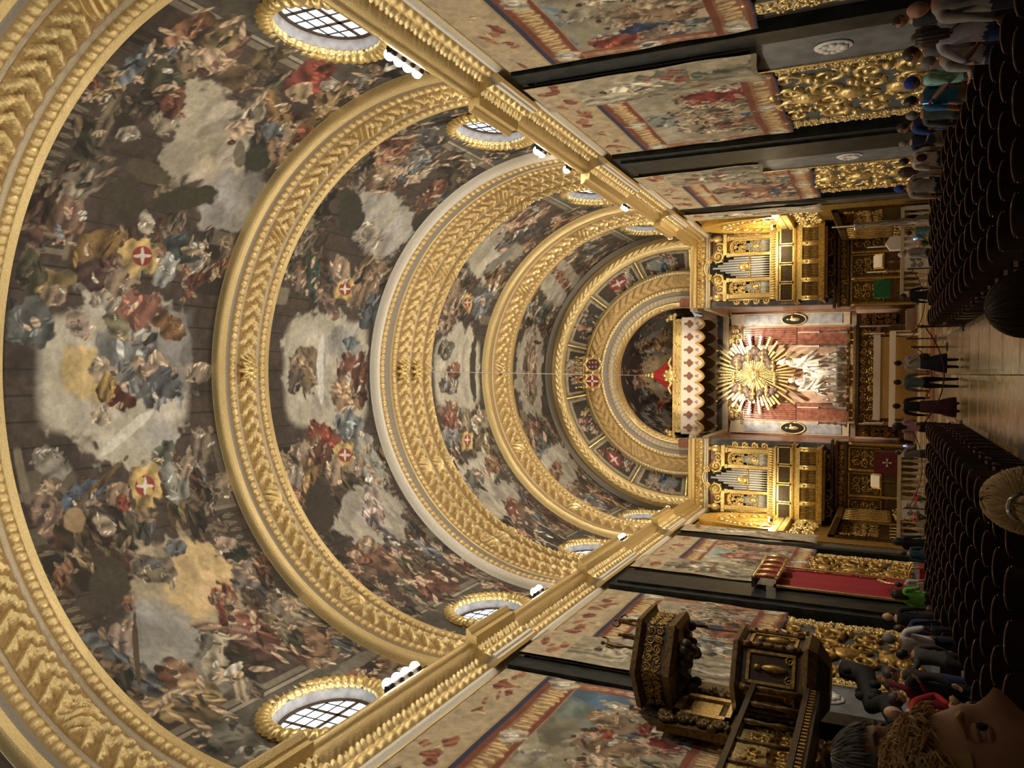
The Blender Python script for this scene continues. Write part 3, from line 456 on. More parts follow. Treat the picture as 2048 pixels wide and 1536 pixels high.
RIBS = [(8.6, 11.0, STD, .028), (17.3, 19.4, STD, .028), (25.3, 29.5, BIG, .038), (34.8, 37.9, THIN, .045)]
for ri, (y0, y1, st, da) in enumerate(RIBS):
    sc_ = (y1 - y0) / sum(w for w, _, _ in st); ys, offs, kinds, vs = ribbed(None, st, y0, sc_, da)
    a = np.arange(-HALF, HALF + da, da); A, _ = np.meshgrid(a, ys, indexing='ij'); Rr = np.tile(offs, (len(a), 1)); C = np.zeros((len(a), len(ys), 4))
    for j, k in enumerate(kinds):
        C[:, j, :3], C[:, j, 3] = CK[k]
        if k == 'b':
            hh = h_bead(a, vs[j], .24, .1); Rr[:, j] -= hh; recess = hh < .045; C[recess, j, :3] = RECESS_SHADE; C[recess, j, 3] = .1
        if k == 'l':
            hh = h_leaf(a, vs[j], .46 if ri < 3 else .55, .24); Rr[:, j] -= hh; recess = hh < .1; C[recess, j, :3] = RECESS_SHADE; C[recess, j, 3] = .1
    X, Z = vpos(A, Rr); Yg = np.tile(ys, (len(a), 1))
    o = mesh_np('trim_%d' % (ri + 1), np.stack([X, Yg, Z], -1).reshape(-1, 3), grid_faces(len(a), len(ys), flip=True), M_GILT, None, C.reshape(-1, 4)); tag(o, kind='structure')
    for kk in range(2 if ri == 2 else 1):   # gilt boss on the crown
        mb = MB(); yb = y0 + (y1 - y0) * ([.52] if ri != 2 else [.42, .68])[kk]
        mb.ell((0, 0, 0), (.2, .2, .16), 10, 6)
        for q in range(8): t = q * PI / 4; mb.tube([(0, 0, 0), (.25 * math.cos(t), .25 * math.sin(t), -.05), (.4 * math.cos(t), .4 * math.sin(t), .04)], [.1, .1, .03], 6)
        b = mb.build('rosette', M_GOLD, o, True); b.location = (0, yb, ZC + R0 - .1)

# ---------------- oval windows with laurel wreaths ----------------
def clip_poly(P, a, b, n=28):
    for k in range(n):
        t0, t1 = 2 * PI * k / n, 2 * PI * (k + 1) / n; p0, p1 = (a * math.cos(t0), b * math.sin(t0)), (a * math.cos(t1), b * math.sin(t1)); out = []
        ins = lambda p: (p1[0] - p0[0]) * (p[1] - p0[1]) - (p1[1] - p0[1]) * (p[0] - p0[0]) >= -1e-9
        for i in range(len(P)):
            A_, B_ = P[i], P[(i + 1) % len(P)]
            if ins(A_): out.append(A_)
            if ins(A_) != ins(B_):
                d0 = (p1[0] - p0[0]) * (A_[1] - p0[1]) - (p1[1] - p0[1]) * (A_[0] - p0[0]); d1 = (p1[0] - p0[0]) * (B_[1] - p0[1]) - (p1[1] - p0[1]) * (B_[0] - p0[0]); t = d0 / (d0 - d1)
                out.append((A_[0] + t * (B_[0] - A_[0]), A_[1] + t * (B_[1] - A_[1])))
        P = out
        if len(P) < 3: return None
    return P
wn = 0
for bi in range(1, 5):
    for s in (-1, 1):
        wn += 1; xw = s * 7.72; w = struct('window_%d' % wn, (xw, WINC[bi], WZ)); GA, GB = WA * .91, WB * .9
        n = 40; th = np.linspace(0, 2 * PI, n + 1); prof = [(0., 1.03), (.08, 1.0), (.18, .97), (.32, .92)]
        V = np.array([[(s * d, WA * k * math.cos(t), WB * k * math.sin(t)) for t in th] for d, k in prof]).reshape(-1, 3)
        mesh_np('reveal', V, grid_faces(len(prof), n + 1, flip=(s < 0)), M_PLASTER, w)
        # wreath: twisted bundle of leaves round the opening
        nt, np_ = 220, 12; T, P_ = np.meshgrid(np.linspace(0, 2 * PI, nt + 1), np.linspace(0, 2 * PI, np_ + 1), indexing='ij'); mir = np.where(np.cos(T) > 0, 1, -1)
        leaf = (T * 42 / (2 * PI) * mir + P_ / PI * .7) % 1.; r = .17 + .055 * np.sin(PI * leaf) - .04 * (np.abs(np.sin(2 * T)) < .06)
        ring = np.stack([-s * (.06 + r * np.sin(P_) * .8), (WA + .2 + r * np.cos(P_)) * np.cos(T), (WB + .2 + r * np.cos(P_)) * np.sin(T)], -1).reshape(-1, 3)
        mesh_np('wreath', ring, grid_faces(nt + 1, np_ + 1, flip=(s > 0)), M_GOLD, w)
        xp = s * .28; mb = MB()
        for c0, c1 in [(-2, -1.2), (-1.2, -.6), (-.6, 0), (0, .6), (.6, 1.2), (1.2, 2)]:
            for r0, r1 in [(-2, -.66), (-.66, -.33), (-.33, 0), (0, .33), (.33, .66), (.66, 2)]:
                g = .018; P = clip_poly([(c0 * GA / 1.8 + g, r0 * GB + g), (c1 * GA / 1.8 - g, r0 * GB + g), (c1 * GA / 1.8 - g, r1 * GB - g), (c0 * GA / 1.8 + g, r1 * GB - g)], GA, GB)
                if not P: continue
                m_ = MB(); m_.prism(P, lambda u, v, d: (xp + d, u, v), -.008, .008); m_.build('pane', M_PANE, w)
        for c in (-1.2, -.6, 0, .6, 1.2):
            y = c * GA / 1.8; zz = GB * math.sqrt(max(0, 1 - (y / GA) ** 2)); k = .05 if c in (-.6, .6) else .02; mb = MB(); mb.box(xp - .03, xp + .02, y - k, y + k, -zz, zz); mb.build('muntin', M_IRON if k < .03 else M_WOOD, w)
        for r_ in (-.66, -.33, 0, .33, .66):
            zz = r_ * GB; y = GA * math.sqrt(1 - r_ * r_); k = .05 if r_ == 0 else .018; mb = MB(); mb.box(xp - .03, xp + .02, -y, y, zz - k, zz + k); mb.build('muntin', M_IRON if k < .03 else M_WOOD, w)
        T, P_ = np.meshgrid(np.linspace(0, 2 * PI, n + 1), np.linspace(0, 2 * PI, 7), indexing='ij'); r = .06
        ring = np.stack([xp + r * np.sin(P_), (GA + .02 + r * np.cos(P_)) * np.cos(T), (GB + .02 + r * np.cos(P_)) * np.sin(T)], -1).reshape(-1, 3); mesh_np('window_frame', ring, grid_faces(n + 1, 7), M_WOOD, w)

# ---------------- cornices ----------------
CP = [(.04, 10.42, 'g'), (.10, 10.48, 'g'), (.10, 10.56, 'w'), (.16, 10.58, 'w'), (.16, 10.68, 'w'), (.10, 10.70, 'd'), (.12, 10.72, 'l'), (.13, 10.76, 'l'), (.14, 10.8, 'l'), (.15, 10.84, 'l'), (.16, 10.88, 'l'), (.17, 10.92, 'l'), (.22, 10.95, 'g'), (.24, 11.0, 'b'), (.26, 11.04, 'b'), (.28, 11.08, 'b'),
      (.34, 11.1, 'g'), (.56, 11.12, 'g'), (.56, 11.26, 'g'), (.62, 11.28, 'g'), (.7, 11.36, 'g'), (.7, 11.42, 'g'), (.0, 11.44, 'd'), (-.6, 11.44, 'd')]
def cornice(name, P0, P1, out, proj=0., dl=.05, caps=True, parent=None):
    """sweep the cornice profile from P0 to P1 (x,y); out = unit (x,y) into the nave"""
    Ln = math.dist(P0, P1); n = max(3, int(Ln / dl)); t = np.linspace(0, 1, n); a = t * Ln; m = len(CP); V = np.zeros((n, m, 3)); C = np.zeros((n, m, 4))
    lv = [i for i, c in enumerate(CP) if c[2] == 'l']; bv = [i for i, c in enumerate(CP) if c[2] == 'b']
    for j, (d, z, k) in enumerate(CP):
        e = np.full(n, d + (proj if d > .0 else 0))
        if k == 'l': e = e + .1 * (.2 + .8 * np.abs(np.sin(PI * a / .32))) * (1 - ((j - lv[0]) / 2.5 - 1) ** 2 * .7)
        if k == 'b': e = e + .07 * (np.sin(PI * a / .09) > 0)
        V[:, j, 0] = P0[0] + (P1[0] - P0[0]) * t + out[0] * e; V[:, j, 1] = P0[1] + (P1[1] - P0[1]) * t + out[1] * e; V[:, j, 2] = z; C[:, j, :3], C[:, j, 3] = CK[k]
    F = grid_faces(n, m).tolist(); VV = V.reshape(-1, 3)
    if caps and proj: F += [list(range(m)), [(n - 1) * m + j for j in range(m)][::-1]]
    if caps and proj: return tag(mesh_np(name, VV, F, M_GILT, parent, C.reshape(-1, 4), smooth=False), kind='structure' if parent is None else None)
    return tag(mesh_np(name, VV, np.array(F), M_GILT, parent, C.reshape(-1, 4), smooth=False), kind='structure' if parent is None else None)
tn = 5
PIERS = [(8.6, 11.0, .32), (17.2, 19.45, .32), (25.25, 29.5, .34), (34.7, 37.7, .3)]
for s in (-1, 1):
    cornice('trim_%d' % tn, (s * 7.5, -6), (s * 7.5, 43.), (-s, 0)); tn += 1
    for y0, y1, pj in PIERS: cornice('trim_%d' % tn, (s * 7.5, y0), (s * 7.5, y1), (-s, 0), pj); tn += 1
    cornice('trim_%d' % tn, (s * 7.5, 43.), (s * 3.55, 43.), (0, -1), .12); tn += 1

# ---------------- walls, piers and pavement ----------------
def slab(name, mat_, *b, parent=None, struct_=True):
    mb = MB(); mb.box(*b); o = mb.build(name, mat_, parent)
    if struct_ and parent is None: tag(o, kind='structure')
    return o
walls = {}
for s, nm in ((-1, 'wall_left'), (1, 'wall_right')):
    x0, x1 = sorted((s * 7.6, s * 8.0)); w = slab(nm, M_STONE, x0, x1, -6, 43.3, -.2, 11.4); walls[s] = w
    def wbox(nm_, m_, y0, y1, z0, z1, d, base=7.6):
        a_, b_ = sorted((s * base, s * (base - d))); mb = MB(); mb.box(a_, b_, y0, y1, z0, z1); return mb.build(nm_, m_, w)
    for y0, y1, dd in [(8.9, 9.5, .3), (17.5, 18.12, .3), (25.5, 27.75, .36), (35.3, 35.75, .22)]:    # black marble pilasters
        wbox('pilaster', M_BLACKM, y0, y1, .9, 10.4, dd); wbox('pilaster_base', M_BLACKM, y0 - .08, y1 + .08, 0, .9, dd + .08)
        if y1 - y0 > 1.5: wbox('pilaster_strip', M_BLACKM, y0 + .35, y1 - .35, 1.0, 10.2, dd + .09)
    for k, (y0, y1) in enumerate([(18.2, 19.95), (27.9, 29.8), (9.6, 10.8)]):                          # grey marble pier faces with rosettes
        wbox('pier_face', M_GREYM, y0, y1, .7, 6.2, .2); wbox('pier_plinth', M_BLACKM, y0, y1, 0, .7, .28)
        wbox('gilt_fillet', M_GOLD, y1 - .03, y1 + .06, .7, 6.2, .24)
        mb = MB(); c = (s * 7.38, (y0 + y1) / 2, 3.1); mb.ell(c, (.05, .36, .42), 14, 8)
        for q in range(10): t = q * PI / 5; mb.ell((c[0] - s * .05, c[1] + .2 * math.cos(t), c[2] + .24 * math.sin(t)), (.04, .09, .1), 6, 4)
        mb.build('rosette', M_WHITEM, w, True)
    for k, (y0, y1, zt) in enumerate([(20.45, 24.5, 4.9), (30.2, 33.9, 4.7), (11.6, 16.4, 4.9)]):      # carved gilt panels under the tapestries
        wbox('panel_ground', mat('blue_grey_ground', (78, 84, 84), .6, 0, .2, 4.), y0, y1, .8, zt, .1)
        for ya, yb in ((y0 - .28, y0 + .02), (y1 - .02, y1 + .5)):
            wbox('frame_ground', M_LIME if k != 1 else M_GOLD_OLD, ya, yb, .6, zt, .16); mb = MB(); scrollwork(mb, (s * 7.43, ya, .8), (0, 1, 0), (0, 0, 1), yb - ya, zt - .9, .26, .035, k); mb.build('carved_frame', M_GOLD, w, True)
        mb = MB(); x_ = s * 7.46; scrollwork(mb, (x_, y0 + .1, .9), (0, 1, 0), (0, 0, 1), y1 - y0 - .2, zt - 1.0, .95, .095, 5 + k)
        ym = (y0 + y1) / 2
        for z_ in (1.6, 2.8, 3.9): mb.ell((x_, ym, z_), (.16, .34, .42), 10, 7)
        mb.build('carved_scrollwork', M_GOLD if s > 0 else M_GOLD_OLD, w, True)
        wbox('panel_plinth', M_GREYM, y0 - .3, y1 + .5, 0, .8, .2)
    # choir bay: brightly lit gilded arch, entablature and carved panel
    ya, yb = 37.9, 42.0; ym, rr = (ya + yb) / 2, (yb - ya) / 2
    wbox('choir_wall', M_GOLD_OLD, ya - .3, 43., .2, 10.4, .06)
    mb = MB(); X_ = lambda d: s * (7.54 - d); N_ = 24
    for r0, r1, d in ((rr, rr - .3, .3), (rr - .3, rr - 1.0, .2), (rr - 1.0, rr - 1.2, .26)):
        P = [(ym + r0 * math.cos(PI * k / N_), 6.75 + 1.75 * r0 * math.sin(PI * k / N_)) for k in range(N_ + 1)]; Q = [(ym + r1 * math.cos(PI * k / N_), 6.75 + 1.75 * r1 * math.sin(PI * k / N_)) for k in range(N_, -1, -1)]
        for k in range(N_): mb.prism([P[k], P[k + 1], Q[N_ - k - 1], Q[N_ - k]], lambda u, v, d_: (X_(d_), u, v), 0, d)
    mb.build('arch_ring', mat('bright_gold', (236, 196, 100), .4, .6, .15, 12., .3), w)
    mb = MB()
    for k in range(11):
        t = PI * (k + .5) / 11; p = (X_(.24), ym + (rr - .65) * math.cos(t), 6.75 + 1.75 * (rr - .65) * math.sin(t)); mb.ell(p, (.12, .2, .24), 8, 5)
    scrollwork(mb, (X_(.1), ym - .8, 6.9), (0, 1, 0), (0, 0, 1), 1.6, 1.5, .55, .06, 3); mb.build('arch_carving', M_GOLD, w, True)
    wbox('entablature', mat('bright_gold2', (240, 214, 140), .5, .4, .1, 12.), ya - .1, yb + .1, 6.05, 6.3, .34); wbox('entablature', MATS['bright_gold2'], ya - .1, yb + .1, 6.4, 6.72, .28)
    mb = MB(); scrollwork(mb, (X_(.12), ya + .2, 4.7), (0, 1, 0), (0, 0, 1), yb - ya - .4, 1.2, .55, .06, 9); mb.build('carved_panel', M_GOLD, w, True)
slab('wall_back', M_STONE, -8, 8, -6.3, -6, -.2, 20.6)
fl = tag(bpy.data.objects.new('floor', None), kind='structure'); link(fl)
mb = MB(); mb.box(-8, 8, -6.3, 54, -.3, -.02); mb.build('pavement_bed', M_STONE, fl)
slab_m = [mat('slab_pale', (176, 164, 138), .22, 0, .3, 3., rgb2=(120, 108, 88)), mat('slab_ochre', (160, 138, 92), .22, 0, .3, 4.), mat('slab_grey', (120, 116, 108), .22, 0, .3, 3.), mat('slab_dark', (70, 64, 58), .2, 0, .3, 3.), mat('slab_white', (196, 188, 172), .22, 0, .2, 4.)]
slab_me = []
for m_ in slab_m:
    mb = MB(); mb.box(-.665, .665, -.99, .99, -.02, 0); mb.cm = 1; mb.box(-.55, .55, -.85, .85, -.001, .0015); o = mb.build('tomb_slab', [m_, random.choice(slab_m)], fl); slab_me.append(o.data); bpy.data.objects.remove(o)
for i in range(-6, 6):
    for j in range(17):
        if -1.4 < (i + .5) * 1.35 < 1.4 or j > 8:
            o = bpy.data.objects.new('tomb_slab', random.choice(slab_me)); link(o, fl); o.location = ((i + .5) * 1.35, 6.0 + j * 2.0, 0)
mb = MB(); mb.box(-8, 8, -6, 5, -.02, 0); mb.box(1.36, 8, 5, 23, -.02, 0); mb.box(-8, -1.36, 5, 23, -.02, 0); mb.build('floor_margin', slab_m[3], fl)

# ---------------- end wall, chancel arch and painted apse ----------------
we = struct('wall_end', (0, 0, 0))
for s in (-1, 1):
    for nm_, m_, xa, xb, z0, z1, d in [('pier', M_REDM, 3.6, 7.6, 0, 10.45, 0), ('marble_strip', M_GREYM, 3.55, 3.85, 4.3, 10.4, .08), ('marble_strip', M_GREYM, 7.2, 7.5, 4.3, 10.4, .08), ('marble_panel', mat('brown_marble', (128, 96, 66), .3, 0, .25, 4.), 3.9, 7.15, 4.4, 10.3, .04)]:
        a_, b_ = sorted((s * xa, s * xb)); mb = MB(); mb.box(a_, b_, 43 - d if d else 43., 43.3, z0, z1); mb.build(nm_, m_, we)
# rings of the arch, centre z = 12.2
ZE = 12.15
def ring(name, r0, r1, y0, y1, kind, dl=.06, nr=9, mat_=M_GILT, pitch=.4, h=.1, col=None):
    n = int(PI * r0 / dl); th = np.linspace(-.14, PI + .14, n); t = np.linspace(0, 1, nr); T, Q = np.meshgrid(th, t, indexing='ij'); Rr = r0 + (r1 - r0) * Q; Yr = y0 + (y1 - y0) * Q; v = 2 * Q - 1; a = T * (r0 + r1) / 2
    if kind == 'l': Yr = Yr - h_leaf(a, v, pitch, h)
    if kind == 'b': Yr = Yr - h_bead(a, v, pitch, h)
    C = np.zeros((n, nr, 4)); c = CK[kind] if col is None else col; C[..., :3] = c[0]; C[..., 3] = c[1]
    return mesh_np(name, np.stack([Rr * np.cos(T), Yr, ZE + Rr * np.sin(T)], -1).reshape(-1, 3), grid_faces(n, nr, flip=True), mat_, we, C.reshape(-1, 4))
ring('arch_back', 8.2, 7.3, 42.98, 42.98, 'd', .2, 3)
ring('arch_moulding', 7.5, 7.3, 42.7, 42.65, 'g', .1, 4); ring('arch_moulding', 7.3, 6.9, 42.65, 42.8, 'l', .06, 11, h=.12); ring('arch_moulding', 6.9, 6.8, 42.8, 42.95, 'g', .1, 4)
# splayed ring with painted panels
cv = Canvas(0, PI, 0, 1, .012, (120, 110, 92), .25); cvn = (320, 44)
cv = Canvas(0, 19.6, 5.62, 6.85, .05, (126, 116, 98), .5)
for k in range(7):
    u0 = .35 + k * 2.75; u1 = u0 + 2.4; cv.rect(u0, u1, 5.78, 6.7, (168, 150, 112)); cv.rect(u0 + .1, u1 - .1, 5.86, 6.62, (66, 56, 46))
    for q in range(9): cv.figure((random.uniform(u0 + .3, u1 - .3), random.uniform(5.95, 6.5)), random.uniform(.5, .9), PI / 2 + random.uniform(-.6, .6), random.choice(robes + [(150, 60, 50), (96, 110, 130)]))
    if k in (1, 5): cv.blob((u0 + 1.1, 6.3), (.5, .1), (-.1, .26), (164, 44, 42), 0, 1, -.2); cv.blob((u0 + 1.1, 6.3), (.4, .08), (-.02, .05), (214, 196, 186), 0, 1, -.2); cv.blob((u0 + 1.1, 6.3), (.06, .01), (-.06, .2), (214, 196, 186), 0, 1, -.2)
    if k in (0, 6): cv.blob((u0 + 1.3, 6.2), (.8, 0), (0, .35), (120, 130, 140), 0); cv.figure((u0 + 1.2, 6.25), 1.0, PI / 2, (70, 90, 120)); cv.figure((u0 + .8, 6.1), .8, PI / 2, (150, 120, 70))
A, Rg = np.meshgrid(cv.u / 19.6 * (PI + .2) - .1, cv.v, indexing='ij'); Yr = 42.95 + (6.85 - Rg) / 1.2 * .7
mesh_np('painted_ring', np.stack([Rg * np.cos(A), Yr, ZE + Rg * np.sin(A)], -1).reshape(-1, 3), grid_faces(cv.nu, cv.nv, flip=True), M_FRESCO, we, cv.C.reshape(-1, 4))
for k in range(8):     # gilt bars between the painted panels
    t = (.12 + k * 2.75 / 1.0) / 19.6 * (PI + .2) - .1 + .003; mb = MB()
    mb.tube([(6.8 * math.cos(t), 42.9, ZE + 6.8 * math.sin(t)), (5.7 * math.cos(t), 43.55, ZE + 5.7 * math.sin(t))], .06, 6); mb.build('gilt_bar', M_GOLD, we)
ring('arch_moulding', 5.72, 5.5, 43.35, 43.25, 'b', .04, 6, pitch=.16, h=.06); ring('arch_moulding', 5.5, 4.75, 43.3, 43.45, 'l', .05, 13, pitch=.5, h=.14, col=(lin((190, 160, 106)), .5))
ring('arch_moulding', 4.75, 4.55, 43.4, 43.4, 'b', .03, 5, pitch=.2, h=.1); ring('arch_moulding', 4.55, 4.3, 43.42, 43.5, 'd', .1, 4); ring('arch_moulding', 4.3, 3.95, 43.45, 43.6, 'b', .03, 6, pitch=.24, h=.12, col=(CREAM, .2)); ring('arch_moulding', 3.95, 3.65, 43.5, 43.9, 'l', .05, 9, pitch=.3, h=.06)
# conch: barrel then quarter sphere, painted
RC = 3.7; cv = Canvas(0, PI, 0, 2.1, .022, (58, 50, 46), .28)
for c in [(1.57, 1.35, .5, .35, (204, 168, 106)), (1.2, 1.6, .5, .25, (182, 146, 92)), (1.9, 1.5, .4, .3, (170, 150, 116)), (2.5, .9, .3, .4, (112, 126, 142)), (.6, .8, .35, .45, (92, 92, 90)), (.9, 1.2, .3, .3, (140, 134, 124))]: cv.blob(c[:2], (c[2], 0), (0, c[3]), c[4], 0)
for k in range(46): cv.figure((random.uniform(.15, 3.0), random.uniform(.1, 1.7)), random.uniform(.22, .42), PI / 2 + random.uniform(-.6, .6), random.choice(robes + [(160, 60, 50), (90, 100, 120), (50, 46, 44), (176, 132, 100)]))
A, D = np.meshgrid(cv.u, cv.v, indexing='ij'); flat = .55
phi = np.clip((D - flat) / (2.1 - flat), 0, 1) * (PI / 2 * .98); Rr = RC * np.cos(phi); Yr = 43.85 + np.minimum(D, flat) / flat * 1.2 + 4.0 * np.sin(phi)
mesh_np('painted_conch', np.stack([Rr * np.cos(A), Yr, ZE + Rr * np.sin(A)], -1).reshape(-1, 3), grid_faces(cv.nu, cv.nv, flip=True), M_FRESCO, we, cv.C.reshape(-1, 4))
# apse walls
for s in (-1, 1):
    a_, b_ = sorted((s * 3.7, s * 4.1)); mb = MB(); mb.box(a_, b_, 43.1, 49.6, 0, ZE + .05); mb.build('apse_side', M_REDM, we)
    for z0, z1, d, m_ in ((11.2, 11.6, .3, M_LIME), (10.85, 11.2, .15, M_GREYM), (10.5, 10.85, .25, M_LIME)):
        a_, b_ = sorted((s * 3.7, s * (3.7 - d))); mb = MB(); mb.box(a_, b_, 43.1, 49.2, z0, z1); mb.build('apse_cornice', m_, we)
mb = MB(); mb.box(-4.1, 4.1, 49.2, 49.6, 0, ZE + .05); mb.build('apse_back', mat('pink_marble', (196, 164, 140), .35, 0, .15, 3.), we)
for z0, z1, d, m_ in ((11.2, 11.6, .4, M_LIME), (10.85, 11.2, .22, M_GREYM), (10.5, 10.85, .35, M_LIME)): mb = MB(); mb.box(-3.6, 3.6, 49.2 - d, 49.2, z0, z1); mb.build('apse_cornice', m_, we)
for s in (-1, 1):
    mb = MB(); a_, b_ = sorted((s * 1.75, s * 2.75)); mb.box(a_, b_, 48.95, 49.2, 3.7, 9.65); mb.build('pilaster', M_REDM, we)
    for k in range(7): mb = MB(); x = s * (1.85 + k * .135); mb.lathe((x, 48.93, 6.6), [(.055, 0), (.055, 3.0)], 8); mb.build('flute', M_REDM, we)
    mb = MB(); mb.box(a_ - .06, b_ + .06, 48.85, 49.2, 9.65, 9.8); mb.box(a_ - .14, b_ + .14, 48.8, 49.2, 10.35, 10.5); scrollwork(mb, (a_, 48.85, 9.85), (1, 0, 0), (0, 0, 1), b_ - a_, .5, .3, .05, 2); mb.build('capital', M_GOLD, we, True)
    a_, b_ = sorted((s * 2.85, s * 3.6)); mb = MB(); mb.box(a_, b_, 48.98, 49.2, 3.7, 10.4); mb.build('panel_frame', M_LIME, we); mb = MB(); mb.box(a_ + .1, b_ - .1, 48.94, 49.2, 4.1, 9.6); mb.build('grey_panel', mat('veined_grey_marble', (164, 164, 168), .3, 0, .25, 3.), we)
    mb = MB(); c = (s * 3.22, 48.92, 6.75); mb.ell(c, (.34, .06, .68), 16, 8); mb.build('medallion', M_BLACK, we, True)
    mb = MB(); mb.tube([(c[0] + .34 * math.cos(t), 48.88, c[2] + .68 * math.sin(t)) for t in np.linspace(0, 2 * PI, 25)], .05, 6); mb.build('medallion_frame', M_GOLD, we, True)
    mb = MB(); mb.ell((c[0], 48.86, c[2] - .05), (.12, .06, .3), 8, 6); mb.ell((c[0], 48.86, c[2] + .34), (.07, .06, .09), 8, 6); mb.ell((c[0] + .12, 48.86, c[2] + .1), (.14, .05, .08), 8, 6); mb.build('medallion_figure', M_GOLD, we, True)
# crowned shields on the crown of the arch
for s, q in ((-1, (170, 44, 40)), (1, (92, 52, 74))):
    mb = MB(); c = (s * .48 - .02, 42.75, 17.1); mb.ell(c, (.36, .1, .42), 16, 8); o = mb.build('shield', mat('shield_%d' % s, q, .5), we, True)
    mb = MB(); mb.tube([(c[0] + .4 * math.cos(t), 42.7, c[2] + .47 * math.sin(t)) for t in np.linspace(0, 2 * PI, 25)], .1, 6)
    for t in np.linspace(0, 6.28, 9)[:-1]: mb.ell((c[0] + .46 * math.cos(t), 42.64, c[2] + .53 * math.sin(t)), (.11, .1, .11), 6, 4)
    mb.build('shield_frame', M_GOLD, we, True)
    mb = MB()
    if s < 0: mb.box(c[0] - .05, c[0] + .05, 42.61, 42.66, c[2] - .36, c[2] + .36); mb.box(c[0] - .3, c[0] + .3, 42.61, 42.66, c[2] - .05, c[2] + .05)
    else:
        for k in range(6): mb.ell((c[0] + .13 * (k % 2 - .5) * 2, 42.66, c[2] + .2 * (k // 2 - 1)), (.06, .04, .06), 6, 4)
    mb.build('shield_charge', M_WHITEM if s < 0 else M_GOLD, we)
mb = MB()
for k in range(7): x = -.84 + k * .28; mb.tube([(x, 42.75, 17.7), (x, 42.75, 17.95), (x * 1.06, 42.75, 18.1)], [.07, .06, .02], 6); mb.ell((x * 1.06, 42.75, 18.14), (.07,) * 3, 6, 4)
mb.box(-.95, .95, 42.68, 42.82, 17.62, 17.74); mb.build('crown', M_GOLD, we, True)
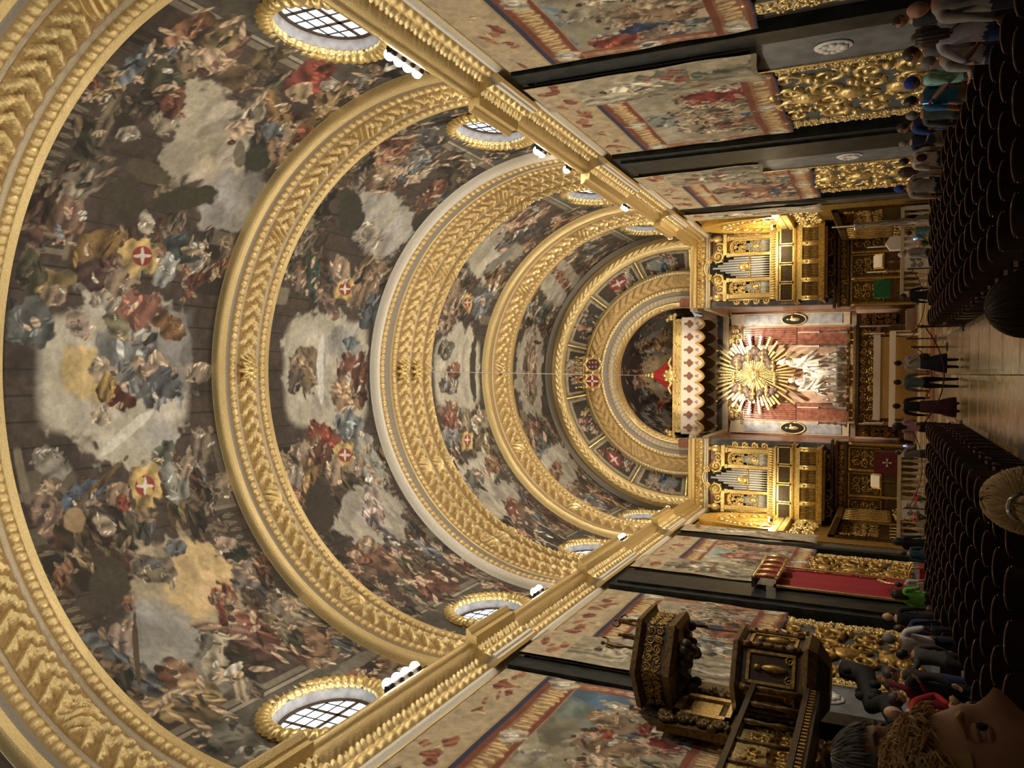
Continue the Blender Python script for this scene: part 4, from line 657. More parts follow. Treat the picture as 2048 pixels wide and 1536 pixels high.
# ---------------- tapestries ----------------
SAT[0] = .72
muted = [(150, 110, 84), (166, 140, 108), (120, 126, 124), (110, 100, 84), (140, 84, 62), (176, 160, 132), (90, 100, 118), (128, 116, 92)]
def tapestry(s, y0, y1, z0, z1, du, blobs, label, x=7.42, narrow=False, bg=(160, 148, 122), seed=0):
    random.seed(seed); t = thing('tapestry', label, 'tapestry', (s * x, (y0 + y1) / 2, z0), 0, 'tapestries hung under the cornice')
    cv = Canvas(y0, y1, z0, z1, du, bg, .55)
    fy0, fy1 = (y0 + .12, y1 - .08) if narrow else (y0 + .42, y1 - .42); fz0, fz1 = (z0 + .25, z1 - 1.2) if narrow else (z0 + .85, z1 - 2.05)
    if narrow:
        for k in range(7): cv.blob((random.uniform(y0 + .4, y1 - .4), random.uniform(z0, z1 - 1.3)), (random.uniform(.2, .5), 0), (.1, random.uniform(.5, 1.4)), random.choice([(176, 164, 136), (142, 130, 106), (120, 112, 92)]), 2)
        cv.figure(((y0 + y1) / 2, z1 - 2.6), 1.9, PI / 2, (186, 174, 146), (180, 164, 136)); cv.rect(y0 + .3, y1 - .3, z0 + 1.6, z0 + 1.75, (120, 108, 86))
        for k in range(14): cv.blob((random.uniform(y0 + .3, y1 - .3), random.uniform(z0 + 1.4, z0 + 2.8)), (.16, 0), (0, .14), random.choice([(150, 84, 66), (100, 110, 96), (170, 140, 96), (120, 70, 60)]), 2)
        cv.rect(y0, y1, z0, z0 + .12, (130, 116, 90))
    else:
        if blobs: cv.run(blobs)
        for k in range(44): cv.figure((random.uniform(fy0 + .3, fy1 - .3), random.uniform(fz0 + .2, fz0 + .6 * (fz1 - fz0))), random.uniform(.6, 1.3), PI / 2 + random.uniform(-.3, .3), random.choice(muted), random.choice([(186, 156, 126), (170, 136, 104)]))
        if blobs: cv.run([b for b in blobs if b[9] == 2 and max(b[6:9]) - min(b[6:9]) > 60])
        for a, b_ in ((y0, fy0), (fy1, y1)):
            cv.rect(a, b_, z0, z1, (146, 78, 56)); cv.rect(a + .1, b_ - .1, z0, z1, (168, 104, 74))
            for k in range(int((fz1 - fz0) / .3)): cv.blob(((a + b_) / 2, fz0 + k * .3), (.11, 0), (0, .12), (186, 132, 92), 2)
        for a, b_ in ((z0, fz0), (fz1, z1 - 1.28)):
            cv.rect(y0, y1, a, b_, (134, 64, 44)); cv.rect(y0, y1, a + .16, b_ - .16, (156, 98, 62)); cv.rect(y0, y1, a, a + .05, (182, 132, 88))
            for k in range(int((y1 - y0) / .26)): cv.blob((y0 + .13 + k * .26, (a + b_) / 2), (.13, 0), (.06, .2), (204, 162, 104), 2)
            for yy in (y0 + .3, (y0 + y1) / 2, y1 - .3): cv.blob((yy, (a + b_) / 2), (.34, 0), (0, .3), (180, 164, 136), 2); cv.blob((yy, (a + b_) / 2), (.14, 0), (0, .14), (214, 204, 186), 2)
        cv.rect(y0, y1, z1 - 1.28, z1 - 1.14, (44, 54, 96), .3); cv.rect(y0, y1, z1 - 1.14, z1 - 1.08, (186, 148, 92), .3); cv.rect(y0, y1, z0, z0 + .06, (52, 58, 96), .3)
        zc = fz0 + .5 * (fz1 - fz0)
        for yy in (y0 + .2, y1 - .2): cv.blob((yy, zc), (.17, 0), (0, .3), (198, 182, 156), 2); cv.blob((yy, zc), (.09, 0), (0, .16), (96, 90, 92), 2)
    cv.rect(y0, y1, z1 - 1.08, z1, (184, 160, 122), .5)
    for k in range(int((y1 - y0) * 3)): cv.blob((random.uniform(y0 + .2, y1 - .2), z1 - random.uniform(.25, .85)), (random.uniform(.1, .3), random.uniform(-.1, .1)), (random.uniform(-.1, .1), random.uniform(.06, .2)), random.choice([(154, 86, 60), (170, 104, 72), (140, 72, 54), (196, 164, 116)]), 2)
    Yg, Zg = np.meshgrid(cv.u, cv.v, indexing='ij'); dp = np.clip((z1 - Zg) / (z1 - z0), 0, 1)
    wav = .035 * np.sin(Yg * 2.3 + seed) * dp + .03 * np.sin(Yg * 5.1 + 2 * seed) * dp ** 2 + .02 * np.sin(Zg * 3 + Yg) * dp
    sag = .05 * np.cos((Yg - (y0 + y1) / 2) / (y1 - y0) * PI * (2 + seed % 2)) * dp ** 3
    V = np.stack([-s * (wav + .04), Yg - (y0 + y1) / 2, Zg - z0 + sag], -1).reshape(-1, 3)
    mesh_np('woven_cloth', V, grid_faces(cv.nu, cv.nv, flip=(s > 0)), M_TAP, t, cv.C.reshape(-1, 4))
    n = 12; ys = np.linspace(y0, y1, n); zs = np.linspace(z0 + .1, z1, 8); A, B = np.meshgrid(ys, zs, indexing='ij'); dp = (z1 - B) / (z1 - z0); w2 = .035 * np.sin(A * 2.3 + seed) * dp
    mesh_np('lining', np.stack([-s * (w2 - .03), A - (y0 + y1) / 2, B - z0], -1).reshape(-1, 3), grid_faces(n, 8, flip=(s > 0)), mat('linen_lining', (70, 58, 46), .9), t)
    mb = MB(); mb.tube([(0, -(y1 - y0) / 2, z1 - z0 + .02), (0, (y1 - y0) / 2, z1 - z0 + .02)], .03, 6); mb.build('hanging_rod', M_IRON, t)
    return t
tapestry(1, 10.95, 17.42, 4.5, 10.4, .032, TR0, 'large tapestry with blue sky and red cloak on the side across from the pulpit', seed=1)
tapestry(1, 18.15, 20.05, 4.7, 10.35, .035, None, 'narrow grey tapestry beside a thin black pilaster, across from the pulpit', 7.22, True, seed=2)
tapestry(1, 20.12, 25.42, 4.55, 10.4, .035, TR1, 'tapestry of pale columns with a red robed figure above gilded scrollwork', seed=3)
tapestry(1, 27.85, 29.9, 5.85, 10.35, .05, None, 'narrow beige tapestry beside the wide black pilaster across from the red throne', 7.18, True, seed=4)
tapestry(1, 30.0, 35.2, 4.42, 10.4, .05, TR2, 'pale tapestry with small crowd between wide black pilaster and organ arch', seed=5)
tapestry(1, 35.8, 37.4, 4.5, 10.35, .06, None, 'narrow tapestry strip beside the lit gilded arch, across from the throne', 7.28, True, seed=6)
tapestry(-1, 10.95, 17.42, 4.5, 10.4, .032, TL0, 'large tapestry with deep blue sky and winged figures beside the pulpit stair', seed=7)
tapestry(-1, 18.15, 20.05, 4.7, 10.35, .035, None, 'narrow grey tapestry partly behind the pulpit sounding board', 7.22, True, seed=8)
tapestry(-1, 20.12, 25.42, 4.55, 10.4, .035, TL1, 'blue grey tapestry hanging behind the pulpit with an orange draped figure', seed=9)
tapestry(-1, 27.85, 29.9, 5.85, 10.35, .05, None, 'narrow beige tapestry above the red throne hanging', 7.18, True, seed=10)
tapestry(-1, 30.0, 35.2, 4.42, 10.4, .05, TL2, 'pale tapestry with reddish figures above the gilded lattice by the throne', seed=11)
tapestry(-1, 35.8, 37.4, 4.5, 10.35, .06, None, 'narrow tapestry strip beside the lit gilded arch on the throne side', 7.28, True, seed=12)
random.seed(21)
for s in (-1, 1):      # linen covered lamp pelmet: white strips under the cornice are part of the cornice, floodlights stand on top
    for k, (y, n) in enumerate([(14.2, 3), (15.3, 1), (18.8, 1), (22.2, 2), (24.7, 1), (31.1, 2), (37.5, 1), (39.0, 1)]):
        if s < 0 and k in (2, 4): continue
        for q in range(n):
            t = thing('floodlight', 'small glowing floodlight standing on the gilded cornice ledge', 'lamp', (s * 6.92, y + q * .36, 11.44), 0, 'floodlights along the cornices')
            mb = MB(); mb.box(-.12, .12, -.09, .09, 0, .04); mb.box(-.02, .02, -.1, -.08, 0, .2); mb.box(-.02, .02, .08, .1, 0, .2); mb.build('bracket', M_IRON, t)
            mb = MB(); mb.lathe((0, 0, .12), [(.06, 0), (.12, .04), (.15, .16)], 12); mb.build('housing', M_IRON, t); mb = MB(); mb.ell((-s * .07, 0, .29), (.13, .13, .12), 12, 8); mb.build('lens', M_BULB, t, True)

for s in (-1, 1):      # added lamp fixtures, none seen here, to go with the arch light
    t = thing('added_arch_floodlight', 'small added lamp on the gilded ledge under the choir arch, %s side' % ('throne' if s < 0 else 'green stand'), 'lamp', (s * 7.12, 39.6, 6.72)); mb = MB(); mb.box(-.08, .08, -.08, .08, 0, .05); mb.lathe((0, 0, .05), [(.05, 0), (.09, .1)], 10); mb.build('housing', M_IRON, t); mb = MB(); mb.ell((0, 0, .17), (.08, .08, .05), 10, 6); mb.build('lens', M_BULB, t, True)
# ---------------- organs ----------------
def organ(s, label):
    X0 = s * 5.57; t = thing('pipe_organ', label, 'organ', (X0, 42.2, 4.3)); Z = lambda z: z - 4.3
    def part(nm, m_, f, smooth=False, parent=None): mb = MB(); f(mb); return mb.build(nm, m_, parent or t, smooth)
    part('case_back', M_GOLD_OLD, lambda b: b.box(-1.6, 1.6, .15, .75, Z(6.85), Z(9.55)))
    part('black_recess', M_BLACK, lambda b: (b.box(-.58, .58, .1, .16, Z(7.3), Z(9.6)), b.box(-.38, .38, .1, .7, Z(9.5), Z(10.35)), b.box(-1.42, -.72, .1, .16, Z(7.3), Z(9.3)), b.box(.72, 1.42, .1, .16, Z(7.3), Z(9.3))))
    for xa, xb in ((-1.62, -1.42), (-.74, -.58), (.58, .74), (1.42, 1.62)): part('case_post', M_GOLD, lambda b: (b.box(xa, xb, -.06, .3, Z(7.1), Z(9.5)), b.box(xa - .03, xb + .03, -.1, .3, Z(9.35), Z(9.5))))
    part('case_sill', M_GOLD, lambda b: (b.box(-1.72, 1.72, -.16, .3, Z(6.95), Z(7.3)), b.box(-1.8, 1.8, -.22, .3, Z(6.88), Z(6.97))))
    def dent(b):
        for k in range(28): x = -1.68 + k * .1244; b.ell((x, -.2, Z(7.13)), (.05, .06, .13), 6, 4)
    part('sill_carving', M_GOLD, dent, True)
    for q in (-1, 1): part('case_cornice', M_GOLD, lambda b: b.box(.66 if q > 0 else -1.75, 1.75 if q > 0 else -.66, -.14, .3, Z(9.48), Z(9.66)))
    for q in (-1, 1):                        # fretwork over the side towers
        def fret(b):
            scrollwork(b, (q * 1.07 - .33, .02, Z(8.5)), (1, 0, 0), (0, 0, 1), .66, .85, .24, .032, 4); scroll(b, (q * 1.07 - .24, .02, Z(8.2)), (1, 0, 0), (0, 0, 1), .16, 1.3, .03, 1); scroll(b, (q * 1.07 + .24, .02, Z(8.2)), (1, 0, 0), (0, 0, 1), .16, 1.3, .03, -1)
        part('fretwork', M_GOLD, fret, True)
        part('arch_frame', M_GOLD, lambda b: b.tube([(q * 1.07 - .34, -.02, Z(7.3)), (q * 1.07 - .34, -.02, Z(9.0))] + [(q * 1.07 - .34 * math.cos(a), -.02, Z(9.0) + .3 * math.sin(a)) for a in np.linspace(.2, PI - .2, 9)] + [(q * 1.07 + .34, -.02, Z(9.0)), (q * 1.07 + .34, -.02, Z(7.3))], .05, 6), True)
        part('side_wing', M_GOLD, lambda b: ([scroll(b, (q * 1.78, .05, Z(zz)), (q, 0, 0), (0, 0, 1), .2, 1.2, .05, 1, PI) for zz in (7.5, 8.0, 8.5, 9.0)], b.tube([(q * 1.66, .05, Z(7.2)), (q * 1.7, .05, Z(9.4))], .06, 6)), True)
        for k in range(9):
            x = q * 1.07 + (k - 4) * .072; top = 9.1 - abs(k - 4) * .26
            part('organ_pipe', M_TIN, lambda b: b.lathe((x, .07, Z(7.3)), [(.012, 0), (.031, .35), (.031, top - 7.3)], 8), True)
        part('pipe_shade', M_GOLD, lambda b: (b.box(q * 1.07 - .34, q * 1.07 + .34, .0, .04, Z(7.78), Z(7.84)), b.ell((q * 1.07, .0, Z(8.0)), (.15, .05, .17), 8, 6)), True)
    for k in range(9):
        x = (k - 4) * .125; top = 10.22 - abs(k - 4) * .27 - (.12 if k < 4 else 0)
        part('organ_pipe', M_TIN, lambda b: b.lathe((x, .06, Z(7.3)), [(.02, 0), (.054, .45), (.054, top - 7.3)], 10), True)
    part('pipe_shade', M_GOLD, lambda b: (b.box(-.58, .58, -.03, .03, Z(8.28), Z(8.36)), b.ell((0, -.03, Z(8.6)), (.24, .06, .26), 10, 6)), True)
    def ped(b):
        for q in (-1, 1):
            scroll(b, (q * .62, .05, Z(9.95)), (q, 0, 0), (0, 0, 1), .32, 1.5, .07, 1, 2.2); scroll(b, (q * 1.1, .05, Z(9.85)), (q, 0, 0), (0, 0, 1), .24, 1.4, .06, -1, 1.); scroll(b, (q * .45, .05, Z(10.4)), (q, 0, 0), (0, 0, 1), .2, 1.3, .05, 1)
            b.prism([(q * .4, Z(9.66)), (q * 1.4, Z(9.66)), (q * .95, Z(10.1)), (q * .42, Z(10.5))][::q], lambda u, v, d: (u, d, v), .1, .5)
        b.tube([(.45 * math.cos(a), .0, Z(10.3) + .35 * math.sin(a)) for a in np.linspace(0, PI, 9)], .06, 6)
    part('pediment', M_GOLD, ped, True)
    for q in (-1, 1):
        part('finial_shield', M_GOLD, lambda b: (b.ell((q * 1.55, .1, Z(9.98)), (.2, .08, .26), 10, 6), b.ell((q * 1.55, .1, Z(10.3)), (.1, .08, .1), 8, 5)), True)
    part('console_board', mat('red_brown_panel', (150, 110, 70), .5, 0, .2, 4.), lambda b: b.prism([(-1.5, Z(6.72)), (1.5, Z(6.72)), (.9, Z(6.9)), (-.9, Z(6.9))], lambda u, v, d: (u, d, v), -.1, .3))
    part('gallery_body', M_WOOD, lambda b: b.box(-1.95, 1.95, -.55, .78, Z(6.1), Z(6.75)))
    for k in range(4):
        xa = -1.9 + k * .955; xb = xa + .9
        fr = part('gallery_panel', M_GOLD, lambda b: (b.box(xa, xb, -.62, -.55, Z(6.7), Z(6.78)), b.box(xa, xb, -.62, -.55, Z(6.08), Z(6.15)), b.box(xa, xa + .05, -.62, -.55, Z(6.1), Z(6.75)), b.box(xb - .05, xb, -.62, -.55, Z(6.1), Z(6.75))))
        def lat(b):
            for i in range(9): x = xa + .1 + i * .088; b.box(x - .006, x + .006, -.59, -.575, Z(6.15), Z(6.7))
            for i in range(6): z = 6.2 + i * .09; b.box(xa + .05, xb - .05, -.59, -.575, Z(z) - .006, Z(z) + .006)
        part('lattice', M_GOLD_DARK, lat, False, fr)
    part('gallery_ledge', M_GOLD_OLD, lambda b: (b.box(-2.0, 2.0, -.75, .7, Z(5.98), Z(6.08)), b.box(-1.95, 1.95, -.7, .7, Z(5.85), Z(5.98))))
    part('balcony_floor', M_GOLD_OLD, lambda b: (b.box(-1.85, 1.85, -.95, .78, Z(4.72), Z(4.9)), b.box(-1.95, 1.95, -1.05, .78, Z(4.62), Z(4.72)), b.box(-1.7, 1.7, -.8, .78, Z(4.5), Z(4.62))))
    part('balcony_rail', M_GOLD, lambda b: b.box(-1.85, 1.85, -.95, -.8, Z(5.66), Z(5.85)))
    part('balcony_back', M_BLACK, lambda b: b.box(-1.75, 1.75, -.7, -.6, Z(4.9), Z(5.66)))
    for k in range(5): x = -1.8 + k * .9; part('balcony_post', M_GOLD, lambda b: (b.box(x - .1, x + .1, -.96, -.78, Z(4.9), Z(5.7)), b.ell((x, -.97, Z(5.5)), (.08, .05, .1), 8, 5)), True)
    for k in range(4):
        for i in range(9):
            x = -1.8 + k * .9 + .14 + i * .0775; part('baluster', M_GOLD_OLD, lambda b: b.lathe((x, -.87, Z(4.9)), [(.02, 0), (.028, .2), (.014, .38), (.028, .56), (.02, .76)], 6))
    for q in (-1, 1): part('corbel', M_GOLD_DARK, lambda b: ([scroll(b, (q * (.5 + .8 * w), -.5, Z(4.45)), (1, 0, 0), (0, 0, 1), .3, 1.3, .08, q) for w in (0, 1)], b.box(q * 1.0 - .5, q * 1.0 + .5, -.4, .7, Z(4.3), Z(4.5))), True)
    return t
organ(1, 'gilded pipe organ over the choir stalls with the green draped stand'); organ(-1, 'gilded pipe organ over the choir stalls on the throne side')

# ---------------- choir stalls under the organs ----------------
for s in (-1, 1):
    t = thing('choir_screen', 'dark gilt carved wooden screen below the %s organ' % ('throne side' if s < 0 else 'green stand side'), 'screen', (s * 5.4, 42.3, .45))
    mb = MB(); mb.box(-2.0, 2.0, 0, .6, 0, 3.6); mb.build('body', M_GOLD_DARK, t); mb = MB(); mb.box(-2.05, 2.05, -.2, .6, 3.5, 3.62); mb.box(-2.1, 2.1, -.28, .6, 3.7, 3.82); mb.box(-2.0, 2.0, -.1, .6, 3.1, 3.2); mb.build('cornice', M_GOLD_DARK, t)
    for k in range(3):
        x0 = -1.9 + k * 1.27; o = None; mb = MB()
        for a, b_, c, d in ((x0, x0 + 1.15, 2.95, 3.02), (x0, x0 + 1.15, 1.5, 1.57), (x0, x0 + .06, 1.5, 3.0), (x0 + 1.09, x0 + 1.15, 1.5, 3.0)): mb.box(a, b_, -.06, 0, c, d)
        o = mb.build('panel_moulding', M_GOLD_OLD, t); mb = MB(); scrollwork(mb, (x0 + .15, -.02, 1.65), (1, 0, 0), (0, 0, 1), .85, 1.2, .42, .035, k); mb.build('panel_carving', M_GOLD_OLD, o, True)
        mb = MB(); scrollwork(mb, (x0, -.08, 3.22), (1, 0, 0), (0, 0, 1), 1.2, .26, .24, .03, k + 5); mb.build('frieze_carving', M_GOLD_OLD, t, True)
    for k in range(4): x = -1.95 + k * 1.29; mb = MB(); mb.lathe((x, -.1, .1), [(.1, 0), (.07, .15), (.09, 1.3), (.06, 2.7), (.1, 2.9)], 8); mb.build('colonnette', M_GOLD_OLD, t, True)
    st = thing('choir_stall', 'tall dark carved choir stall with sloping canopy beside the %s organ' % ('throne side' if s < 0 else 'green stand side'), 'stall', (s * 6.9, 40.3, .45))
    mb = MB(); a_, b_ = sorted((s * .5, s * .65)); mb.box(a_, b_, -1.6, 1.6, 0, 3.7); mb.build('back', M_GOLD_DARK, st)
    mb = MB(); mb.prism([(s * .6, 3.5), (s * .6, 3.78), (-s * .35, 3.4), (-s * .35, 3.15)][::s], lambda u, v, d: (u, d, v), -1.6, 1.6); mb.build('canopy', M_GOLD_DARK, st)
    for k in range(7):
        y = -1.45 + k * .48; mb = MB(); mb.lathe((-s * .25, y, 1.1), [(.05, 0), (.08, .2), (.04, .6), (.08, 1.1), (.04, 1.6), (.06, 2.15)], 8); mb.build('colonnette', M_GOLD_OLD, st, True)
        mb = MB(); scrollwork(mb, (s * .44, y - .25, 1.6), (0, 1, 0), (0, 0, 1), .5, 1.7, .4, .04, k); mb.build('stall_carving', M_GOLD_OLD, st, True)
    mb = MB(); a_, b_ = sorted((-s * .35, s * .5)); mb.box(a_, b_, -1.6, 1.6, .5, .62); mb.box(a_, a_ + .1, -1.6, 1.6, 0, 1.1); mb.build('desk', M_WOOD, st)
    mb = MB(); [mb.box(a_ - .02, a_ + .12, -1.6 + k * .78, -1.52 + k * .78, 0, 1.15) for k in range(5)]; scrollwork(mb, (-s * .38, -1.5, .2), (0, 1, 0), (0, 0, 1), 3.0, .8, .6, .05, 3); mb.build('desk_carving', M_GOLD_OLD, st, True)

# ---------------- baldachin over the altar ----------------
bx = -.15; t = thing('baldachin', 'hanging altar canopy with white scalloped valance, gold rim and red peak', 'canopy', (bx, 45., 10.6)); Zb = lambda z: z - 10.6
def valance(nm, x0, x1, y0, y1, top, bot, lobes, amp, m_, parent):
    n = lobes * 14; V = []
    for i in range(n + 1):
        f = i / n; x, y = x0 + (x1 - x0) * f, y0 + (y1 - y0) * f; fold = .05 * math.sin(f * lobes * 2 * PI); zb = bot - amp * abs(math.sin(f * lobes * PI)) ** .8
        dx, dy = (0, 1) if y0 == y1 else (1, 0)
        for k in range(5): q = k / 4; V.append((x + dx * fold * q, y + dy * fold * q, top + (zb - top) * q))
    return mesh_np(nm, np.array(V), grid_faces(n + 1, 5), m_, parent)
WV = mat('white_silk', (232, 220, 206), .75, 0, .05, 8.); BV = mat('brown_velvet', (92, 68, 40), .85, 0, .15, 10.); YT = mat('yellow_braid', (206, 166, 96), .7)
HWc = 3.28
va = valance('valance', -HWc, HWc, -1.1, -1.1, Zb(12.28), Zb(11.35), 9, .42, WV, t)
for s in (-1, 1): valance('valance', s * HWc, s * HWc, -1.1, 1.1, Zb(12.28), Zb(11.35), 3, .42, WV, t)
valance('inner_valance', -HWc, HWc, 1.0, 1.0, Zb(12.28), Zb(11.25), 9, .5, BV, t); valance('inner_valance', -HWc + .05, HWc - .05, -1.02, -1.02, Zb(12.28), Zb(11.3), 9, .38, BV, t)
n = 9 * 14; mb = MB(); mb.tube([(-HWc + 2 * HWc * i / n, -1.13 + .05 * math.sin(i / n * 9 * 2 * PI), Zb(11.42) - .42 * abs(math.sin(i / n * 9 * PI)) ** .8) for i in range(n + 1)], .07, 6); mb.build('braid', YT, va, True)
for k in range(9):
    x = -HWc + (k + .5) * 2 * HWc / 9; mb = MB(); mb.ell((x, -1.13, Zb(11.78)), (.14, .03, .2), 10, 6); mb.ell((x, -1.13, Zb(12.04)), (.07, .03, .07), 6, 4); mb.ell((x - .15, -1.13, Zb(11.8)), (.06, .03, .09), 6, 4); mb.ell((x + .15, -1.13, Zb(11.8)), (.06, .03, .09), 6, 4); mb.build('embroidered_shield', mat('brown_embroidery', (140, 96, 74), .8), va, True)
    mb = MB(); mb.tube([(x - .07, -1.14, Zb(11.3)), (x, -1.14, Zb(11.48)), (x + .07, -1.14, Zb(11.3))], .02, 5); mb.build('embroidered_chevron', MATS['brown_embroidery'], va)
    x = -HWc + k * 2 * HWc / 9 + .36; mb = MB(); mb.lathe((x, 1.0, Zb(10.6)), [(.02, 0), (.05, .05), (.02, .16)], 6); mb.build('tassel', YT, t, True)
mb = MB(); mb.box(-HWc - .06, HWc + .06, -1.2, -1.05, Zb(12.25), Zb(12.62)); mb.box(-HWc - .06, HWc + .06, 1.05, 1.2, Zb(12.25), Zb(12.62)); mb.box(-HWc - .06, -HWc + .08, -1.2, 1.2, Zb(12.25), Zb(12.62)); mb.box(HWc - .08, HWc + .06, -1.2, 1.2, Zb(12.25), Zb(12.62)); mb.box(-HWc - .12, HWc + .12, -1.26, -1.1, Zb(12.56), Zb(12.7)); mb.build('gilt_frame', M_GOLD, t)
for k in range(10): x = -3.0 + k * .66; mb = MB(); mb.tube([(x, -1.22, Zb(12.3)), (x + .12, -1.26, Zb(12.45)), (x + .24, -1.22, Zb(12.58))], [.05, .08, .05], 6); mb.build('ribbon_carving', M_GOLD, t, True)
mb = MB(); mb.box(-HWc, HWc, -1.1, 1.1, Zb(12.5), Zb(12.56)); mb.build('soffit', BV, t)
for s in (-1, 1):
    for yy in (-1.15, 1.1): mb = MB(); mb.ell((s * HWc, yy, Zb(12.85)), (.2, .18, .2), 8, 6); mb.ell((s * HWc * .96, yy, Zb(13.05)), (.12, .12, .12), 8, 5); mb.ell((s * HWc * 1.04, yy, Zb(12.62)), (.14, .12, .14), 8, 5); mb.build('corner_finial', M_GOLD, t, True)
nn = 96; P_ = []
for q in range(9):
    f = q / 8; r = 1.15 * (1 - f) ** 1.15 + .16
    for k in range(nn + 1): a = 2 * PI * k / nn; rr = r * (1 + .09 * math.sin(a * 18) * (1 - .3 * f)); P_.append((rr * math.cos(a), rr * math.sin(a) * .85, Zb(12.62 + 1.55 * f)))
mesh_np('red_peak', np.array(P_), grid_faces(9, nn + 1), mat('red_silk', (176, 50, 50), .6, 0, .1, 6.), t)
mb = MB(); [mb.ell((0, 0, Zb(z)), (r, r, r * .8), 10, 6) for z, r in ((14.2, .24), (14.42, .17), (14.6, .13), (14.78, .09), (14.9, .05))]; mb.build('finial', M_GOLD, t, True)
mb = MB(); mb.ell((0, -1.2, Zb(12.85)), (.36, .12, .32), 12, 8); [mb.ell((.32 * math.cos(a), -1.24, Zb(12.85) + .3 * math.sin(a)), (.12,) * 3, 6, 4) for a in np.linspace(0, 6.28, 9)]; [mb.tube([(s * .35, -1.2, Zb(12.75)), (s * .7, -1.2, Zb(12.95)), (s * 1.05, -1.2, Zb(12.78))], [.1, .1, .05], 6) for s in (-1, 1)]; mb.build('crest', M_GOLD, t, True)
mb = MB(); mb.tube([(bx, 45., 14.9), (0, 28.2, 19.75)], .018, 6); tag(mb.build('suspension_rope', mat('hemp_rope', (176, 168, 150), .8)), 'thin taut rope running from the red canopy peak to the vault', 'rope')
# ---------------- figures: one skinned body per pose, shared by everybody who stands that way ----------------
def skin_body(J, E, name):
    """J: {name:(pos,(rx,ry))}, E: edges. returns mesh data + region per face (nearest bone)"""
    nm = list(J); me = bpy.data.meshes.new(name); me.from_pydata([J[k][0] for k in nm], [(nm.index(a), nm.index(b)) for a, b in E], [])
    o = bpy.data.objects.new(name, me); COL.objects.link(o); o.modifiers.new('s', 'SKIN').use_smooth_shade = True
    for i, k in enumerate(nm): me.skin_vertices[0].data[i].radius = J[k][1]
    me.skin_vertices[0].data[nm.index('pelvis')].use_root = True
    sb = o.modifiers.new('d', 'SUBSURF'); sb.levels = sb.render_levels = 2
    dg = bpy.context.evaluated_depsgraph_get(); dg.update(); r = bpy.data.meshes.new_from_object(o.evaluated_get(dg)); bpy.data.objects.remove(o)
    seg = [(np.array(J[a][0]), np.array(J[b][0]), a, b) for a, b in E]; n = len(r.polygons); c = np.zeros(n * 3); r.polygons.foreach_get('center', c); c = c.reshape(-1, 3); best = np.full(n, 9.); idx = np.zeros(n, int)
    for i, (A, B, a, b) in enumerate(seg):
        d = B - A; t = np.clip(((c - A) @ d) / (d @ d), 0, 1); q = np.linalg.norm(c - A - t[:, None] * d, axis=1) - .3 * min(J[a][1][0], J[b][1][0]); m = q < best; best[m] = q[m]; idx[m] = i
    return r, [(a, b) for _, _, a, b in seg], idx, c
def pose(arms=('down', 'down'), stride=.06, lean=0., sit=False):
    J = {'pelvis': ((0, 0, .95), (.155, .12)), 'waist': ((0, lean * .3, 1.1), (.14, .105)), 'chest': ((0, lean * .7, 1.3), (.175, .125)), 'collar': ((0, lean, 1.42), (.1, .085)), 'neck': ((0, lean + .01, 1.52), (.055, .055))}
    E = [('pelvis', 'waist'), ('waist', 'chest'), ('chest', 'collar'), ('collar', 'neck')]
    for s, k, ar in ((-1, 'l', arms[0]), (1, 'r', arms[1])):
        sh = Vector((s * .19, lean * .9, 1.4)); el, wr = {'down': ((s * .245, lean - .03, 1.13), (s * .25, lean + .06, .9)), 'phone': ((s * .23, lean + .06, 1.14), (s * .08, lean + .3, 1.34)), 'raise': ((s * .34, lean + .12, 1.52), (s * .22, lean + .2, 1.76)), 'hip': ((s * .36, lean - .1, 1.16), (s * .2, lean + .08, 1.02)), 'cross': ((s * .25, lean + .03, 1.14), (-s * .06, lean + .2, 1.18)), 'book': ((s * .24, lean + .02, 1.12), (s * .14, lean + .26, 1.1))}[ar]
        J[k + 'sh'] = (tuple(sh), (.068, .068)); J[k + 'el'] = (el, (.047, .047)); J[k + 'wr'] = (wr, (.032, .032))
        E += [('collar', k + 'sh'), (k + 'sh', k + 'el'), (k + 'el', k + 'wr')]
        y = s * stride
        if sit: hp = [(s * .1, .02, .92, .1), (s * .12, .45, .95, .07), (s * .12, .46, .5, .05), (s * .12, .58, .46, .045)]
        else: hp = [(s * .095, 0, .86, .098), (s * .1, y * .6 + .02, .5, .062), (s * .105, y, .1, .043), (s * .115, y + .17, .045, .042)]
        for q, w in zip(('hip', 'kn', 'an', 'toe'), hp): J[k + q] = (w[:3], (w[3], w[3]))
        E += [('pelvis', k + 'hip'), (k + 'hip', k + 'kn'), (k + 'kn', k + 'an'), (k + 'an', k + 'toe')]
    return J, E
